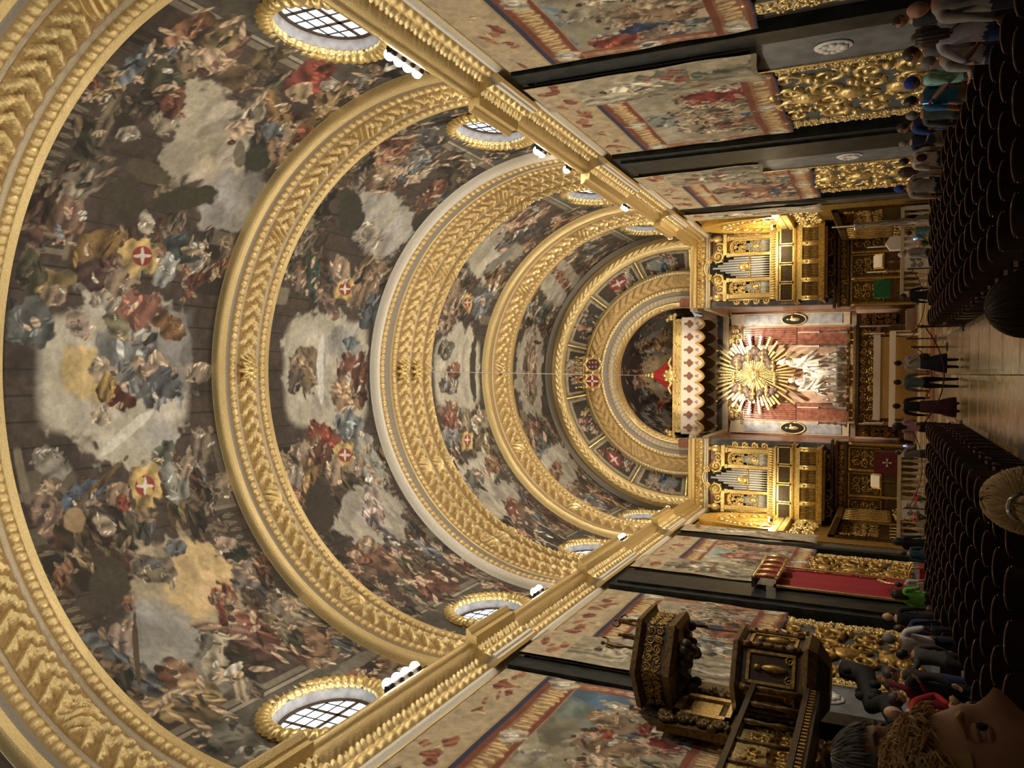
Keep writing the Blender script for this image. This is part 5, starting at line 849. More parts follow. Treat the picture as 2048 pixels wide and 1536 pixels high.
def head_mesh(nu=28, nv=20, hair=None, up=0.):
    """facing +y, centre of the skull at origin, 0.235 tall. hair: None -> skin, 'short'/'long'/'bun' -> hair shell"""
    V = np.zeros((nu + 1, nv + 1, 3)); keep = np.ones((nu, nv), bool)
    for i in range(nu + 1):
        th = 2 * PI * i / nu                                   # 0 = +y (face)
        for j in range(nv + 1):
            ph = PI * j / nv; z = math.cos(ph); r = math.sin(ph); x, y = r * math.sin(th), r * math.cos(th); front = max(0, math.cos(th))
            X, Y_, Zz = x * .078, y * .097, z * .118
            if z < 0: X *= 1 - .28 * (-z) ** 1.2; Y_ *= 1 - (.1 if y > 0 else .3) * (-z) ** 1.3
            if hair is None:
                aw = abs(math.atan2(x, max(1e-6, y))) if y > 0 else 9
                Y_ += .026 * math.exp(-(aw / .16) ** 2) * math.exp(-((z + .14) / .17) ** 2) * (1.15 if z < -.1 else .9)          # nose
                Y_ -= .012 * (math.exp(-((aw - .42) / .17) ** 2)) * math.exp(-((z - .06) / .1) ** 2)                        # eye sockets
                Y_ += .006 * math.exp(-(aw / .6) ** 2) * math.exp(-((z - .2) / .08) ** 2)                                   # brow
                Y_ += .007 * math.exp(-(aw / .3) ** 2) * (math.exp(-((z + .46) / .05) ** 2) + math.exp(-((z + .58) / .05) ** 2))   # lips
                Y_ += .01 * math.exp(-(aw / .35) ** 2) * math.exp(-((z + .82) / .14) ** 2)                                  # chin
                ear = math.exp(-((abs(th if th < PI else th - 2 * PI) - 1.72) / .14) ** 2) * math.exp(-((z + .05) / .22) ** 2); X += .02 * ear * (1 if x > 0 else -1)
            else:
                k = 1.1 + .03 * math.sin(th * 9) * math.sin(ph * 5); X *= k; Y_ = Y_ * k - .004; Zz *= 1.07
            V[i, j] = (X, Y_, Zz)
    if hair:
        for i in range(nu):
            for j in range(nv):
                th = 2 * PI * (i + .5) / nu; th = th if th < PI else th - 2 * PI; z = math.cos(PI * (j + .5) / nv)
                line = .42 if abs(th) < .75 else (.05 if abs(th) < 1.5 else (-.25 if abs(th) < 2. else -.55))
                keep[i, j] = z > line + (up if abs(th) < 1.6 else up * .3)
    return V.reshape(-1, 3), grid_faces(nu + 1, nv + 1, keep if hair else None, True)
HV, HF = head_mesh(); GV, GF = head_mesh(hair='short')
def long_hair(mb, L=.3, w=.085):
    for i in range(9):
        a = -1.9 + i * 3.8 / 8; x, y = w * math.sin(a), -.085 * math.cos(a) - .01; mb.tube([(x * .9, y * .9, .07), (x * 1.1, y * 1.1, -.02), (x * 1.12, y * 1.15, -.12), (x * 1.0, y * 1.2 - .01, -.1 - L * .6), (x * .8, y * 1.15, -.1 - L)], [.03, .038, .036, .03, .012], 6)
def hand_mesh(mb):
    mb.ell((0, .0, -.045), (.042, .02, .055), 8, 6)
    for i, (x, l) in enumerate(((-.03, .06), (-.01, .07), (.01, .066), (.03, .052))): mb.tube([(x, 0, -.085), (x * 1.05, .012, -.085 - l * .55), (x * 1.05, .032, -.085 - l)], [.0095, .0085, .006], 5)
    mb.tube([(-.036, .008, -.03), (-.06, .022, -.06), (-.062, .034, -.09)], [.012, .01, .007], 5)
mb = MB(); hand_mesh(mb); HAND = mb.build('hand', mat('skin_mid', (182, 132, 104), .55)).data
for o in list(COL.objects):
    if o.data is HAND: bpy.data.objects.remove(o)
SKIN = {'mid': MATS['skin_mid'], 'fair': mat('skin_fair', (206, 158, 130), .55), 'dark': mat('skin_dark', (120, 82, 62), .55), 'tan': mat('skin_tan', (168, 116, 86), .55)}
HAIR = {'black': mat('hair_black', (24, 20, 18), .5), 'brown': mat('hair_brown', (58, 40, 28), .5), 'grey': mat('hair_grey', (120, 114, 108), .6), 'blond': mat('hair_blond', (206, 170, 110), .5), 'white': mat('hair_white', (196, 190, 182), .6)}
POSES = {}
def get_pose(key):
    if key not in POSES: J, E = pose(*key); POSES[key] = (J,) + skin_body(J, E, 'body')
    return POSES[key]
def cmat(rgb): return mat('cloth_%d_%d_%d' % rgb, rgb, .85, 0, .18, 9., .1)
def person(label, x, y, h, face, top, bottom, hair='black', skin='mid', arms=('down', 'down'), z=0., stride=.06, style='short', skirt=False, sleeves=True, lean=0., group=None, carry=None, shorts=False, sit=False):
    """face: heading in degrees, 0 = towards the altar, + turns left"""
    J, me0, seg, idx, cen = get_pose((arms, stride, lean, sit)); k = h / 1.76; t = thing('person', label, 'person', (x, y, z), math.radians(face), group); t.scale = (k, k, k)
    me = me0.copy(); mats = [SKIN[skin], cmat(top), cmat(bottom), cmat((34, 30, 30))]; me.materials.clear(); [me.materials.append(m_) for m_ in mats]; reg = []
    for a, b in seg:
        if b == 'neck': reg.append(0)
        elif b[1:] == 'wr': reg.append(1 if sleeves else 0)
        elif b[1:] in ('el', 'sh') or b in ('waist', 'chest', 'collar'): reg.append(1)
        elif b[1:] == 'toe': reg.append(3)
        elif b[1:] == 'an': reg.append(0 if shorts else 2)
        else: reg.append(2)
    mi = np.array(reg)[idx]; mi[(mi == 1) & (cen[:, 2] < .93) & (np.abs(cen[:, 0]) < .2)] = 2; mi[(mi == 2) & (cen[:, 2] > .96)] = 1; mi[(mi == 1) & (cen[:, 2] > 1.47) & (np.abs(cen[:, 0]) < .07)] = 0
    me.polygons.foreach_set('material_index', mi.astype(np.int32)); me.polygons.foreach_set('use_smooth', np.ones(len(mi), bool)); link(bpy.data.objects.new('body', me), t)
    hd = mesh_np('head', HV, HF, SKIN[skin], t); hd.location = (0, lean + .025, 1.64)
    if style != 'bald':
        mb = MB()
        if style == 'long': long_hair(mb)
        if style == 'bun': mb.ell((0, -.12, .05), (.05, .05, .05), 8, 6)
        if style == 'cap':
            pass
        mb.v = [tuple(v) for v in GV] + [tuple(v) for v in mb.v]; off = len(GV); mb.f = [tuple(int(q) for q in f) for f in GF] + [tuple(i + off for i in f) for f in mb.f]; mb.m = [0] * len(mb.f)
        mb.build('hair' if style != 'cap' else 'cap', HAIR[hair] if style != 'cap' else cmat((40, 66, 160)), hd, True)
    for s, q in ((-1, 'l'), (1, 'r')):
        w, e = Vector(J[q + 'wr'][0]), Vector(J[q + 'el'][0]); ho = bpy.data.objects.new('hand', HAND if skin == 'mid' else hand_for(skin)); link(ho, t); ho.location = w; ho.rotation_euler = (w - e).to_track_quat('-Z', 'Y').to_euler(); ho.scale = (-s, 1, 1)
    if skirt:
        mb = MB(); mb.lathe((0, 0, skirt if isinstance(skirt, float) else .45), [(.3, 0), (.27, .2), (.2, .45), (.165, .6 if not isinstance(skirt, float) else 1.05 - skirt)], 16, 1, .8); mb.build('skirt', cmat(bottom), t, True)
    if carry == 'phone':
        w = Vector(J['rwr'][0]); mb = MB(); mb.cbox((0, w.y + .07, w.z + .08), (.04, .006, .08)); mb.build('phone', M_BLACK, t); mb = MB(); mb.cbox((0, w.y + .062, w.z + .08), (.035, .003, .072)); mb.build('phone_screen', mat('lit_screen', (120, 160, 255), .3, emit=2.2), t)
    if carry == 'backpack':
        mb = MB(); mb.ell((0, lean - .2, 1.22), (.16, .1, .24), 12, 8); mb.build('backpack', cmat((26, 24, 24)), t, True)
    if carry == 'bag':
        mb = MB(); mb.ell((.2, -.12, .95), (.1, .07, .14), 10, 7); mb.tube([(.2, -.12, 1.05), (.05, -.14, 1.3), (-.15, .0, 1.44)], .012, 6); mb.build('shoulder_bag', cmat((60, 36, 24)), t, True)
    if carry == 'print':
        mb = MB(); mb.ell((0, -.135, 1.28), (.1, .02, .12), 10, 6); mb.build('shirt_print', cmat((70, 24, 34)), t, True)
    return t
HANDS = {}
def hand_for(skin):
    if skin not in HANDS: m_ = HAND.copy(); m_.materials.clear(); m_.materials.append(SKIN[skin]); HANDS[skin] = m_
    return HANDS[skin]
def statue(name, label, x, y, z, h, face, m_, arms, parent=None, robe=True, lean=0.):
    J, me0, seg, idx, cen = get_pose((arms, .1, lean, False)); k = h / 1.76
    t = thing(name, label, 'statue', (x, y, z), math.radians(face)) if parent is None else link(bpy.data.objects.new(name, None), parent)
    if parent is not None: t.location = (x, y, z); t.rotation_euler = (0, 0, math.radians(face))
    t.scale = (k, k, k); me = me0.copy(); me.materials.clear(); me.materials.append(m_); me.polygons.foreach_set('use_smooth', np.ones(len(me.polygons), bool)); link(bpy.data.objects.new('body', me), t)
    hd = mesh_np('head', HV, HF, m_, t); hd.location = (0, lean + .025, 1.64)
    if robe:
        mb = MB(); rnd = random.Random(int(h * 100 + x * 10))
        for i in range(11): a = i * 2 * PI / 11; r1 = .2 + .2 * rnd.random(); zl = rnd.uniform(.1, .55); mb.tube([(.14 * math.cos(a), .12 * math.sin(a), 1.02), (.19 * math.cos(a), .16 * math.sin(a), .85), (r1 * .9 * math.cos(a + .4), r1 * .8 * math.sin(a + .4), (.85 + zl) / 2), (r1 * math.cos(a + .8), r1 * math.sin(a + .8), zl)], [.03, .06, .06, .02], 6)
        for i in range(5): a = rnd.uniform(0, 6.28); mb.tube([(.19 * math.cos(a), .14 * math.sin(a), 1.38), (.22 * math.cos(a + 1.2), .2 * math.sin(a + 1.2), 1.15), (.24 * math.cos(a + 2.4), .22 * math.sin(a + 2.4), .9), (.4 * math.cos(a + 2.8), .4 * math.sin(a + 2.8), .75)], [.03, .06, .06, .015], 6)
        mb.build('drapery', m_, t, True)
    return t

# ---------------- sanctuary: steps, altars, sculpture, candlesticks ----------------
for k, (y0, z0, z1, m_) in enumerate([(38.6, 0, .15, M_LIME), (39.0, .15, .3, M_LIME), (39.4, .3, .45, M_LIME)]): mb = MB(); mb.box(-7.5, 7.5, y0, 49.4, z0, z1); mb.build('step', m_, fl)
for k in range(3): mb = MB(); mb.box(-3.4, 3.4, 44.6 + k * .35, 49.2, .45 + k * .15, .6 + k * .15); mb.build('step', M_LIME, fl)
mb = MB(); mb.box(-3.5, 3.5, 37.7, 38.58, .001, .02); tag(mb.build('carpet', M_CARPET), 'orange red carpet laid before the altar steps', 'carpet')
a = thing('high_altar', 'tall gilded high altar with carved dark front below the marble group', 'altar', (-.05, 46.9, .9)); Za = lambda z: z - .9
mb = MB(); mb.box(-2.6, 2.6, -.6, .9, 0, Za(3.15)); mb.build('altar_block', M_GOLD_DARK, a); mb = MB(); mb.box(-2.7, 2.7, -.75, .9, Za(3.15), Za(3.32)); mb.build('altar_top', M_WOOD, a)
mb = MB(); scrollwork(mb, (-2.5, -.62, Za(2.35)), (1, 0, 0), (0, 0, 1), 5.0, .75, .5, .045, 8); mb.build('front_carving', M_GOLD_OLD, a, True); mb = MB(); mb.box(-2.6, 2.6, -.68, -.6, Za(2.1), Za(2.3)); mb.build('front_band', M_REDM, a)
mb = MB(); mb.box(-2.5, 2.5, -.5, .9, Za(3.32), Za(3.45)); mb.box(-2.5, 2.5, -.5, .9, Za(3.62), Za(3.7)); mb.build('gradine', M_GOLD_OLD, a)
for k in range(12): x = -2.35 + k * .427; mb = MB(); mb.lathe((x, -.5, Za(3.44)), [(.05, 0), (.03, .06), (.05, .18)], 8); mb.build('gradine_column', M_GOLD, a)
for s in (-1, 1):
    mb = MB(); mb.box(min(s * 2.75, s * 3.4), max(s * 2.75, s * 3.4), .2, 1.2, 0, Za(3.3)); mb.build('altar_wing', mat('brown_marble', (128, 96, 66)), a); mb = MB(); mb.box(min(s * 2.7, s * 3.45), max(s * 2.7, s * 3.45), .1, 1.2, Za(3.3), Za(3.55)); mb.build('wing_cornice', M_LIME, a)
    mb = MB(); mb.box(min(s * 2.85, s * 3.3), max(s * 2.85, s * 3.3), .1, .2, .3, 1.9); mb.build('niche', M_BLACK, a); mb = MB(); scrollwork(mb, (s * 3.07 - .3, .1, .4), (1, 0, 0), (0, 0, 1), .6, 1.6, .3, .04, 4); mb.build('wing_carving', M_GOLD_OLD, a, True)
g = thing('marble_group', 'white marble sculpture of two draped figures on rocks over the altar', 'sculpture', (-.05, 47.75, 3.7))
statue('standing_figure', '', .75, 0, .7, 3.1, 120, M_WHITEM, ('raise', 'hip'), g); statue('bowing_figure', '', -.65, -.1, .5, 2.7, -110, M_WHITEM, ('book', 'cross'), g, lean=.18)
mb = MB(); rnd = random.Random(3); [mb.ell((rnd.uniform(-1.6, 1.6), rnd.uniform(-.3, .4), rnd.uniform(.45, .6)), (rnd.uniform(.3, .6), rnd.uniform(.3, .4), rnd.uniform(.3, .45)), 8, 6) for k in range(16)]; tag(mb.build('rocks', mat('grey_bronze_rock', (120, 112, 100), .5, 0, .3, 6.), g), kind='stuff')
mb = MB(); [mb.tube([(rnd.uniform(-1.4, 1.4), -.2, .5), (rnd.uniform(-1.5, 1.5), -.1, 1.5), (rnd.uniform(-1, 1), 0, 2.4)], [.14, .2, .08], 6) for k in range(9)]; mb.build('flowing_drapery', M_WHITEM, g, True)
sb = thing('sunburst', 'gilded sunburst of rays and clouds above the marble group', 'sculpture', (-.08, 48.5, 8.9))
for k in range(52):
    t_ = k * 2 * PI / 52 + .03 * math.sin(k * 7); L_ = (1.5 + .9 * abs(math.sin(k * 1.7))) * (1.25 if abs(math.sin(t_)) > .8 else 1); L_ = min(L_, 2.3 / max(.3, abs(math.sin(t_)))); w_ = .028
    c_, s_ = math.cos(t_), math.sin(t_); mb = MB(); mb.prism([(.25 * c_ + w_ * s_ * .5, .25 * s_ - w_ * c_ * .5), (L_ * c_ + w_ * 2.4 * s_, L_ * s_ - w_ * 2.4 * c_), (L_ * c_ - w_ * 2.4 * s_, L_ * s_ + w_ * 2.4 * c_), (.25 * c_ - w_ * s_ * .5, .25 * s_ + w_ * c_ * .5)], lambda u, v, d: (u, d, v), -.1 - .05 * (k % 3), .0); mb.build('ray', M_GOLD, sb)
mb = MB(); mb.ell((0, -.2, 0), (.3, .18, .3), 12, 8); mb.tube([(-.45, -.25, .12), (0, -.3, .02), (.45, -.25, .12)], [.04, .12, .04], 6); mb.build('dove', M_GOLD, sb, True)
mb = MB(); rnd = random.Random(5)
for k in range(60):
    t_ = rnd.uniform(0, 2 * PI); r_ = rnd.uniform(1.0, 1.5); 
    if abs(math.sin(t_)) > .85: continue
    q = rnd.uniform(.12, .3); mb.ell((r_ * math.cos(t_), -.15, r_ * 1.05 * math.sin(t_)), (q, .2, q * .9), 8, 6)
tag(mb.build('clouds', mat('grey_brown_cloud', (110, 92, 78), .5, .2, .3, 5.), sb, True), kind='stuff')
for k in range(9): t_ = k * 2 * PI / 9 + .3; mb = MB(); c_ = (1.15 * math.cos(t_), -.36, 1.2 * math.sin(t_)); mb.ell(c_, (.13, .12, .15), 8, 6); [mb.tube([(c_[0], c_[1] + .05, c_[2] - .05), (c_[0] + s * .25, c_[1] + .05, c_[2] + .02), (c_[0] + s * .36, c_[1] + .08, c_[2] - .1)], [.05, .08, .02], 6) for s in (-1, 1)]; mb.build('cherub_head', M_GOLD, sb, True)
CAND = None
def candlestick(x, y, z, H, label, group, m_=M_SILVER, cl=1.0):
    t = thing('candlestick', label, 'candlestick', (x, y, z), 0, group); q = H / 1.5
    mb = MB(); mb.lathe((0, 0, 0), [(.2 * q, 0), (.22 * q, .05 * q), (.1 * q, .2 * q), (.14 * q, .3 * q), (.05 * q, .42 * q), (.1 * q, .6 * q), (.045 * q, .75 * q), (.085 * q, .95 * q), (.04 * q, 1.1 * q), (.07 * q, 1.3 * q), (.04 * q, 1.4 * q), (.12 * q, 1.46 * q), (.12 * q, 1.5 * q)], 10); mb.build('stem', m_, t, True)
    mb = MB(); mb.lathe((0, 0, H), [(.034, 0), (.03, cl)], 8); mb.build('candle', M_CANDLE, t); return t
for x in (-2.72, -1.88, -.95, .63, 1.54, 2.33): candlestick(x, 46.5, 3.7, 1.5, 'tall silver candlestick with white candle on the high altar', 'silver altar candlesticks', cl=1.1)
for x, w_ in ((-1.42, .2), (-.55, .17), (-.13, .2), (.25, .15), (1.08, .2)):
    t = thing('reliquary', 'ornate silver reliquary on the altar shelf between the candlesticks', 'reliquary', (x, 46.35, 3.7), 0, 'silver reliquaries'); mb = MB(); mb.lathe((0, 0, 0), [(w_ * .7, 0), (w_ * .3, .15), (w_, .4), (w_ * .9, .65), (w_ * .3, .8), (w_ * .4, .95), (.03, 1.1)], 10); mb.build('vessel', M_SILVER, t, True); mb = MB(); mb.box(-.015, .015, -.015, .015, 1.08, 1.3); mb.box(-.07, .07, -.012, .012, 1.18, 1.22); mb.build('cross', M_GOLD, t)
# celebrant's altar (lace edged) and the communion table in front of it
a = thing('altar_table', 'altar table with a beige frontal and white lace edge on the upper step', 'altar', (-.17, 44.0, .45))
mb = MB(); mb.box(-2.05, 2.05, -.35, .35, 0, 1.85); mb.build('frontal', M_CLOTH, a); mb = MB(); mb.box(-2.15, 2.15, -.42, .42, 1.85, 1.95); mb.build('altar_top', M_WHITEM, a)
def lace(nm, x0, x1, y, z0, z1, parent, n=60):
    mb = MB(); [mb.prism([(x0 + (x1 - x0) * k / n, z0), (x0 + (x1 - x0) * (k + .5) / n, z0 - .05), (x0 + (x1 - x0) * (k + 1) / n, z0), (x0 + (x1 - x0) * (k + 1) / n, z1), (x0 + (x1 - x0) * k / n, z1)], lambda u, v, d: (u, d, v), y - .012, y) for k in range(n)]; return mb.build(nm, M_LACE, parent)
lace('lace_edge', -2.16, 2.16, -.43, 1.66, 1.96, a)
b = thing('lace_covered_table', 'long low table under a white lace cloth in front of the altar', 'table', (-.22, 42.4, .45))
mb = MB(); mb.box(-2.25, 2.25, -.35, .35, 1.16, 1.22); mb.build('tabletop', M_WHITEM, b)
for x in (-2.15, 2.15):
    for y in (-.28, .28): mb = MB(); mb.lathe((x, y, 0), [(.06, 0), (.045, .1), (.055, .6), (.05, 1.16)], 8); mb.build('leg', M_WHITEM, b)
c = thing('lace_cloth', 'white lace cloth draped over the low table before the altar', 'tablecloth', (-.22, 42.4, 1.67)); mb = MB(); mb.box(-2.3, 2.3, -.38, .38, 0, .02); mb.build('cloth_top', M_LACE, c); lace('lace_edge', -2.3, 2.3, -.39, -.22, .02, c)
for s in (-1, 1): mb = MB(); mb.box(min(s * 2.3, s * 2.33), max(s * 2.3, s * 2.33), -.38, .38, -.22 if s < 0 else -.9, .02); mb.build('cloth_drop', M_LACE, c)
for x in (-2.45, 2.05): candlestick(x, 43.3, .45, 1.5, 'slim white candle on a floor stand at the %s end of the altar table' % ('throne' if x < 0 else 'green stand'), 'candles beside the altar table', M_GOLD_OLD, .9)
# marble communion balustrade on both sides
for s in (-1, 1):
    r = thing('balustrade', 'marble communion rail with balusters on the %s side of the altar' % ('throne' if s < 0 else 'green stand'), 'balustrade', (s * 5.4, 38.3, 0))
    mb = MB(); mb.box(-1.9, 1.9, -.16, .16, 1.2, 1.34); mb.build('rail', M_LIME, r); mb = MB(); mb.box(-1.9, 1.9, -.16, .16, 0, .25); mb.build('plinth', M_LIME, r)
    for x in (-1.85, -.5, 1.85):
        mb = MB(); w_ = .08 if x != -.5 else .38; mb.box(x - w_, x + w_, -.14, .14, .25, 1.2); o = mb.build('pier', M_WHITEM, r)
        if x == -.5: mb = MB(); [scroll(mb, (x + q * .14, -.15, .6 + .26 * p), (1, 0, 0), (0, 0, 1), .12, 1.2, .025, q) for q in (-1, 1) for p in (0, 1)]; mb.build('pier_carving', M_GREYM, o, True)
    for k in range(13):
        x = -1.62 + k * .27
        if abs(x + .5) < .42: continue
        mb = MB(); mb.lathe((x, 0, .25), [(.07, 0), (.05, .08), (.1, .3), (.04, .6), (.07, .85), (.09, .95)], 10); mb.build('baluster', M_LIME, r, True)
gs = thing('draped_stand', 'small stand draped with green cloth beside the choir rail', 'stand', (4.0, 40.6, .45)); mb = MB(); mb.box(-.35, .35, -.2, .2, 0, 1.9); mb.build('stand_body', M_GOLD_DARK, gs); mb = MB(); mb.box(-.4, .4, -.24, .24, 1.25, 1.95); mb.build('green_cloth', mat('green_cloth', (20, 92, 48), .8, 0, .2, 8.), gs)
rs = thing('draped_lectern', 'lectern draped with a dark red cloth bearing a white cross, below the organ', 'lectern', (-4.1, 40.3, .45)); mb = MB(); mb.box(-.45, .45, -.2, .2, 0, 1.8); mb.build('stand_body', M_WOOD, rs); mb = MB(); mb.box(-.5, .5, -.24, .24, .7, 1.85); mb.build('red_cloth', mat('dark_red_cloth', (92, 26, 30), .8), rs); mb = MB(); [mb.prism([(0, 1.3), (.22 * math.cos(q + .25), 1.3 + .22 * math.sin(q + .25)), (.16 * math.cos(q), 1.3 + .16 * math.sin(q)), (.22 * math.cos(q - .25), 1.3 + .22 * math.sin(q - .25))], lambda u, v, d: (u, d, v), -.255, -.24) for q in (0, PI / 2, PI, 3 * PI / 2)]; mb.build('cross_badge', M_WHITEM, rs)
candlestick(6.5, 37.4, 0., 3.2, 'very tall silver standing candlestick beside the choir stall', None, cl=.9); candlestick(5.95, 40.3, .45, 1.45, 'floor candlestick with a white candle beside the white cloth covered box', None, M_GOLD_OLD, .8); candlestick(4.75, 40.0, .45, 1.45, 'floor candlestick with a white candle between book lectern and green draped stand', None, M_GOLD_OLD, .8)
for xx, yy, lab in ((5.25, 40.2, 'open book on a slanted wooden lectern in front of the stalls'), (-5.0, 40.2, 'eagle-like wooden lectern with an open book by the throne side stalls')):
    l = thing('book_lectern', lab, 'lectern', (xx, yy, .45)); mb = MB(); mb.lathe((0, 0, 0), [(.3, 0), (.1, .15), (.07, .9), (.12, 1.5)], 10); mb.build('column', M_GOLD_DARK, l, True); mb = MB(); mb.prism([(-.1, 1.5), (.15, 1.9), (.1, 1.94), (-.16, 1.55)], lambda u, v, d: (d, u, v), -.35, .35); mb.build('desk', M_GOLD_OLD, l); mb = MB(); mb.prism([(-.15, 1.58), (.08, 1.95), (.06, 1.98), (-.18, 1.61)], lambda u, v, d: (d, u, v), -.28, .28); mb.build('book', M_CANDLE, l)
t = thing('white_altar_box', 'white cloth covered box standing by the choir rail', 'box', (5.9, 39.3, .45)); mb = MB(); mb.box(-.3, .3, -.2, .2, 0, 1.3); mb.build('body', M_LACE, t); mb = MB(); mb.prism([(-.3, 1.3), (.3, 1.3), (0, 1.5)], lambda u, v, d: (u, d, v), -.2, .2); mb.build('lid', M_LACE, t)

for k, (x, y, lab) in enumerate(((-5.35, 37.75, 'red flowers in a low pot before the communion rail, near the red cord'), (-6.15, 37.8, 'coral flowers in a low pot before the communion rail, near the stall'), (5.6, 37.7, 'pale pink flowers in a low pot before the rail near the tall candlestick'))):
    f = thing('flower_pot', lab, 'flowers', (x, y, 0)); mb = MB(); mb.lathe((0, 0, 0), [(.1, 0), (.15, .2), (.16, .24)], 10); mb.build('pot', M_WOOD, f); rnd = random.Random(k); mb = MB(); [mb.tube([(0, 0, .2), (rnd.uniform(-.15, .15), rnd.uniform(-.12, .12), .45), (rnd.uniform(-.25, .25), rnd.uniform(-.2, .2), .6)], [.01, .02, .004], 5) for q in range(14)]; tag(mb.build('foliage', mat('leaf_green', (52, 70, 36), .7), f, True), kind='stuff')
    for q in range(12):
        mb = MB(); c_ = Vector((rnd.uniform(-.22, .22), rnd.uniform(-.16, .16), rnd.uniform(.48, .72))); mb.ell(c_, (.035, .035, .03), 6, 4); [mb.ell(c_ + Vector((.045 * math.cos(a), .045 * math.sin(a), 0)), (.03, .03, .02), 6, 4) for a in np.linspace(0, 6.28, 6)[:-1]]; mb.build('blossom', mat('petal_%d' % k, ((196, 40, 40), (206, 84, 62), (214, 170, 160))[k], .7), f, True)
# ---------------- pulpit ----------------
p = thing('pulpit', 'dark carved wooden pulpit with sounding board, stair gallery and black serpent bracket', 'pulpit', (-6.3, 17.0, 3.16)); Zp = lambda z: z - 3.4
def hexpts(r, n=6, a0=PI / 6, sx=1.): return [(sx * r * math.cos(a0 + 2 * PI * k / n), r * math.sin(a0 + 2 * PI * k / n)) for k in range(n)]
def hexring(mb, r0, r1, z0, z1, sx=.95):
    A = hexpts(r0, sx=sx); B = hexpts(r1, sx=sx); mb.add([(x, y, z0) for x, y in A] + [(x, y, z1) for x, y in B], [tuple(range(5, -1, -1)), tuple(range(6, 12))] + [(k, (k + 1) % 6, (k + 1) % 6 + 6, k + 6) for k in range(6)])
mb = MB(); hexring(mb, .85, .85, Zp(3.6), Zp(4.8)); mb.build('basket', M_WOOD, p)
mb = MB(); hexring(mb, .9, .98, Zp(4.8), Zp(4.88)); hexring(mb, .98, .94, Zp(4.88), Zp(4.98)); mb.build('rim_moulding', M_GOLD_DARK, p); mb = MB(); hexring(mb, 1.0, .88, Zp(3.52), Zp(3.66)); hexring(mb, .88, 1.0, Zp(3.36), Zp(3.52)); hexring(mb, .5, .88, Zp(3.12), Zp(3.36)); mb.build('basket_moulding', M_GOLD_DARK, p)
for k in range(6):
    a0 = PI / 3 * k + PI / 3; c_, s_ = math.cos(a0), math.sin(a0); r_ = .85 * math.cos(PI / 6) + .005; U = (-s_ * .95, c_, 0); O = Vector((c_ * r_ * .95, s_ * r_, Zp(3.75))); Uv = Vector(U); mb = MB(); fr = Vector((c_, s_, 0)) * .03
    for a, b_, z0, z1 in ((-.34, .34, 0, .06), (-.34, .34, .88, .94), (-.34, -.28, 0, .94), (.28, .34, 0, .94)):
        q = [O + Uv * a + Vector((0, 0, z0)), O + Uv * b_ + Vector((0, 0, z0)), O + Uv * b_ + Vector((0, 0, z1)), O + Uv * a + Vector((0, 0, z1))]; mb.add([v for v in q] + [v + fr for v in q], [(4, 5, 6, 7), (0, 4, 7, 3), (1, 2, 6, 5), (0, 1, 5, 4), (3, 7, 6, 2)])
    o = mb.build('panel_frame', M_GOLD_OLD, p); mb = MB(); c2 = O + fr * .4; mb.ell(c2 + Vector((0, 0, .4)), (.09, .09, .26), 8, 6); mb.ell(c2 + Vector((0, 0, .73)), (.07, .07, .08), 8, 5); [scroll(mb, c2 + Uv * x + Vector((0, 0, .1)), Uv, (0, 0, 1), .09, 1.2, .02, 1) for x in (-.2, .2)]; mb.build('panel_relief', M_GOLD_OLD, o, True)
    vx, vy = hexpts(.88, sx=.95)[k]; mb = MB(); mb.lathe((vx, vy, Zp(3.66)), [(.07, 0), (.05, .1), (.06, .5), (.045, .95), (.08, 1.12)], 8); [mb.ell((vx * 1.04, vy * 1.04, Zp(3.8) + q * .22), (.06, .06, .08), 6, 4) for q in range(5)]; mb.build('corner_figure', M_GOLD_DARK, p, True)
mb = MB(); hexring(mb, 1.02, 1.02, Zp(6.3), Zp(6.85)); mb.build('sounding_board', M_WOOD, p)
mb = MB(); hexring(mb, 1.02, 1.16, Zp(6.8), Zp(6.88)); hexring(mb, 1.2, 1.16, Zp(6.88), Zp(7.0)); mb.build('board_crown', M_GOLD_DARK, p); mb = MB(); hexring(mb, 1.12, 1.06, Zp(6.18), Zp(6.34)); hexring(mb, 1.0, 1.12, Zp(6.1), Zp(6.18)); mb.build('board_moulding', M_GOLD_DARK, p)
for k in range(6):
    a0 = PI / 3 * k + PI / 3; c_, s_ = math.cos(a0), math.sin(a0); r_ = 1.02 * math.cos(PI / 6) + .01; mb = MB(); O = Vector((c_ * r_ * .95, s_ * r_, Zp(6.4))) - Vector((-s_, c_, 0)) * .48; scrollwork(mb, O, (-s_, c_, 0), (0, 0, 1), .96, .38, .19, .02, k); mb.build('board_carving', M_GOLD_OLD, p, True)
mb = MB(); rnd = random.Random(9); [mb.ell((rnd.uniform(-.6, .6), rnd.uniform(-.6, .6), Zp(6.12) - rnd.uniform(0, .3)), (.12, .12, .12), 8, 5) for k in range(34)]; tag(mb.build('board_underside', M_WOOD, p, True), kind='stuff')
mb = MB(); mb.box(-.92, -.75, -1.6, .9, Zp(4.7), Zp(6.3)); mb.build('back_board', M_GOLD_DARK, p); mb = MB()
for y0, y1, z0, z1 in ((-1.1, -.05, 5.95, 6.1), (-1.1, -.05, 4.95, 5.05), (-1.1, -.95, 4.95, 6.1), (-.2, -.05, 4.95, 6.1)): mb.box(-.76, -.66, y0, y1, Zp(z0), Zp(z1))
mb.box(-.76, -.7, -.85, -.3, Zp(5.2), Zp(5.8)); mb.build('gilt_door_frame', M_GOLD, p)
mb = MB(); scrollwork(mb, (-.7, -1.6, Zp(4.9)), (0, 1, 0), (0, 0, 1), .45, 1.4, .35, .06, 3); scrollwork(mb, (-.7, .0, Zp(4.9)), (0, 1, 0), (0, 0, 1), .4, 1.3, .35, .06, 4); tag(mb.build('back_carving', M_GOLD_DARK, p, True), kind='stuff')
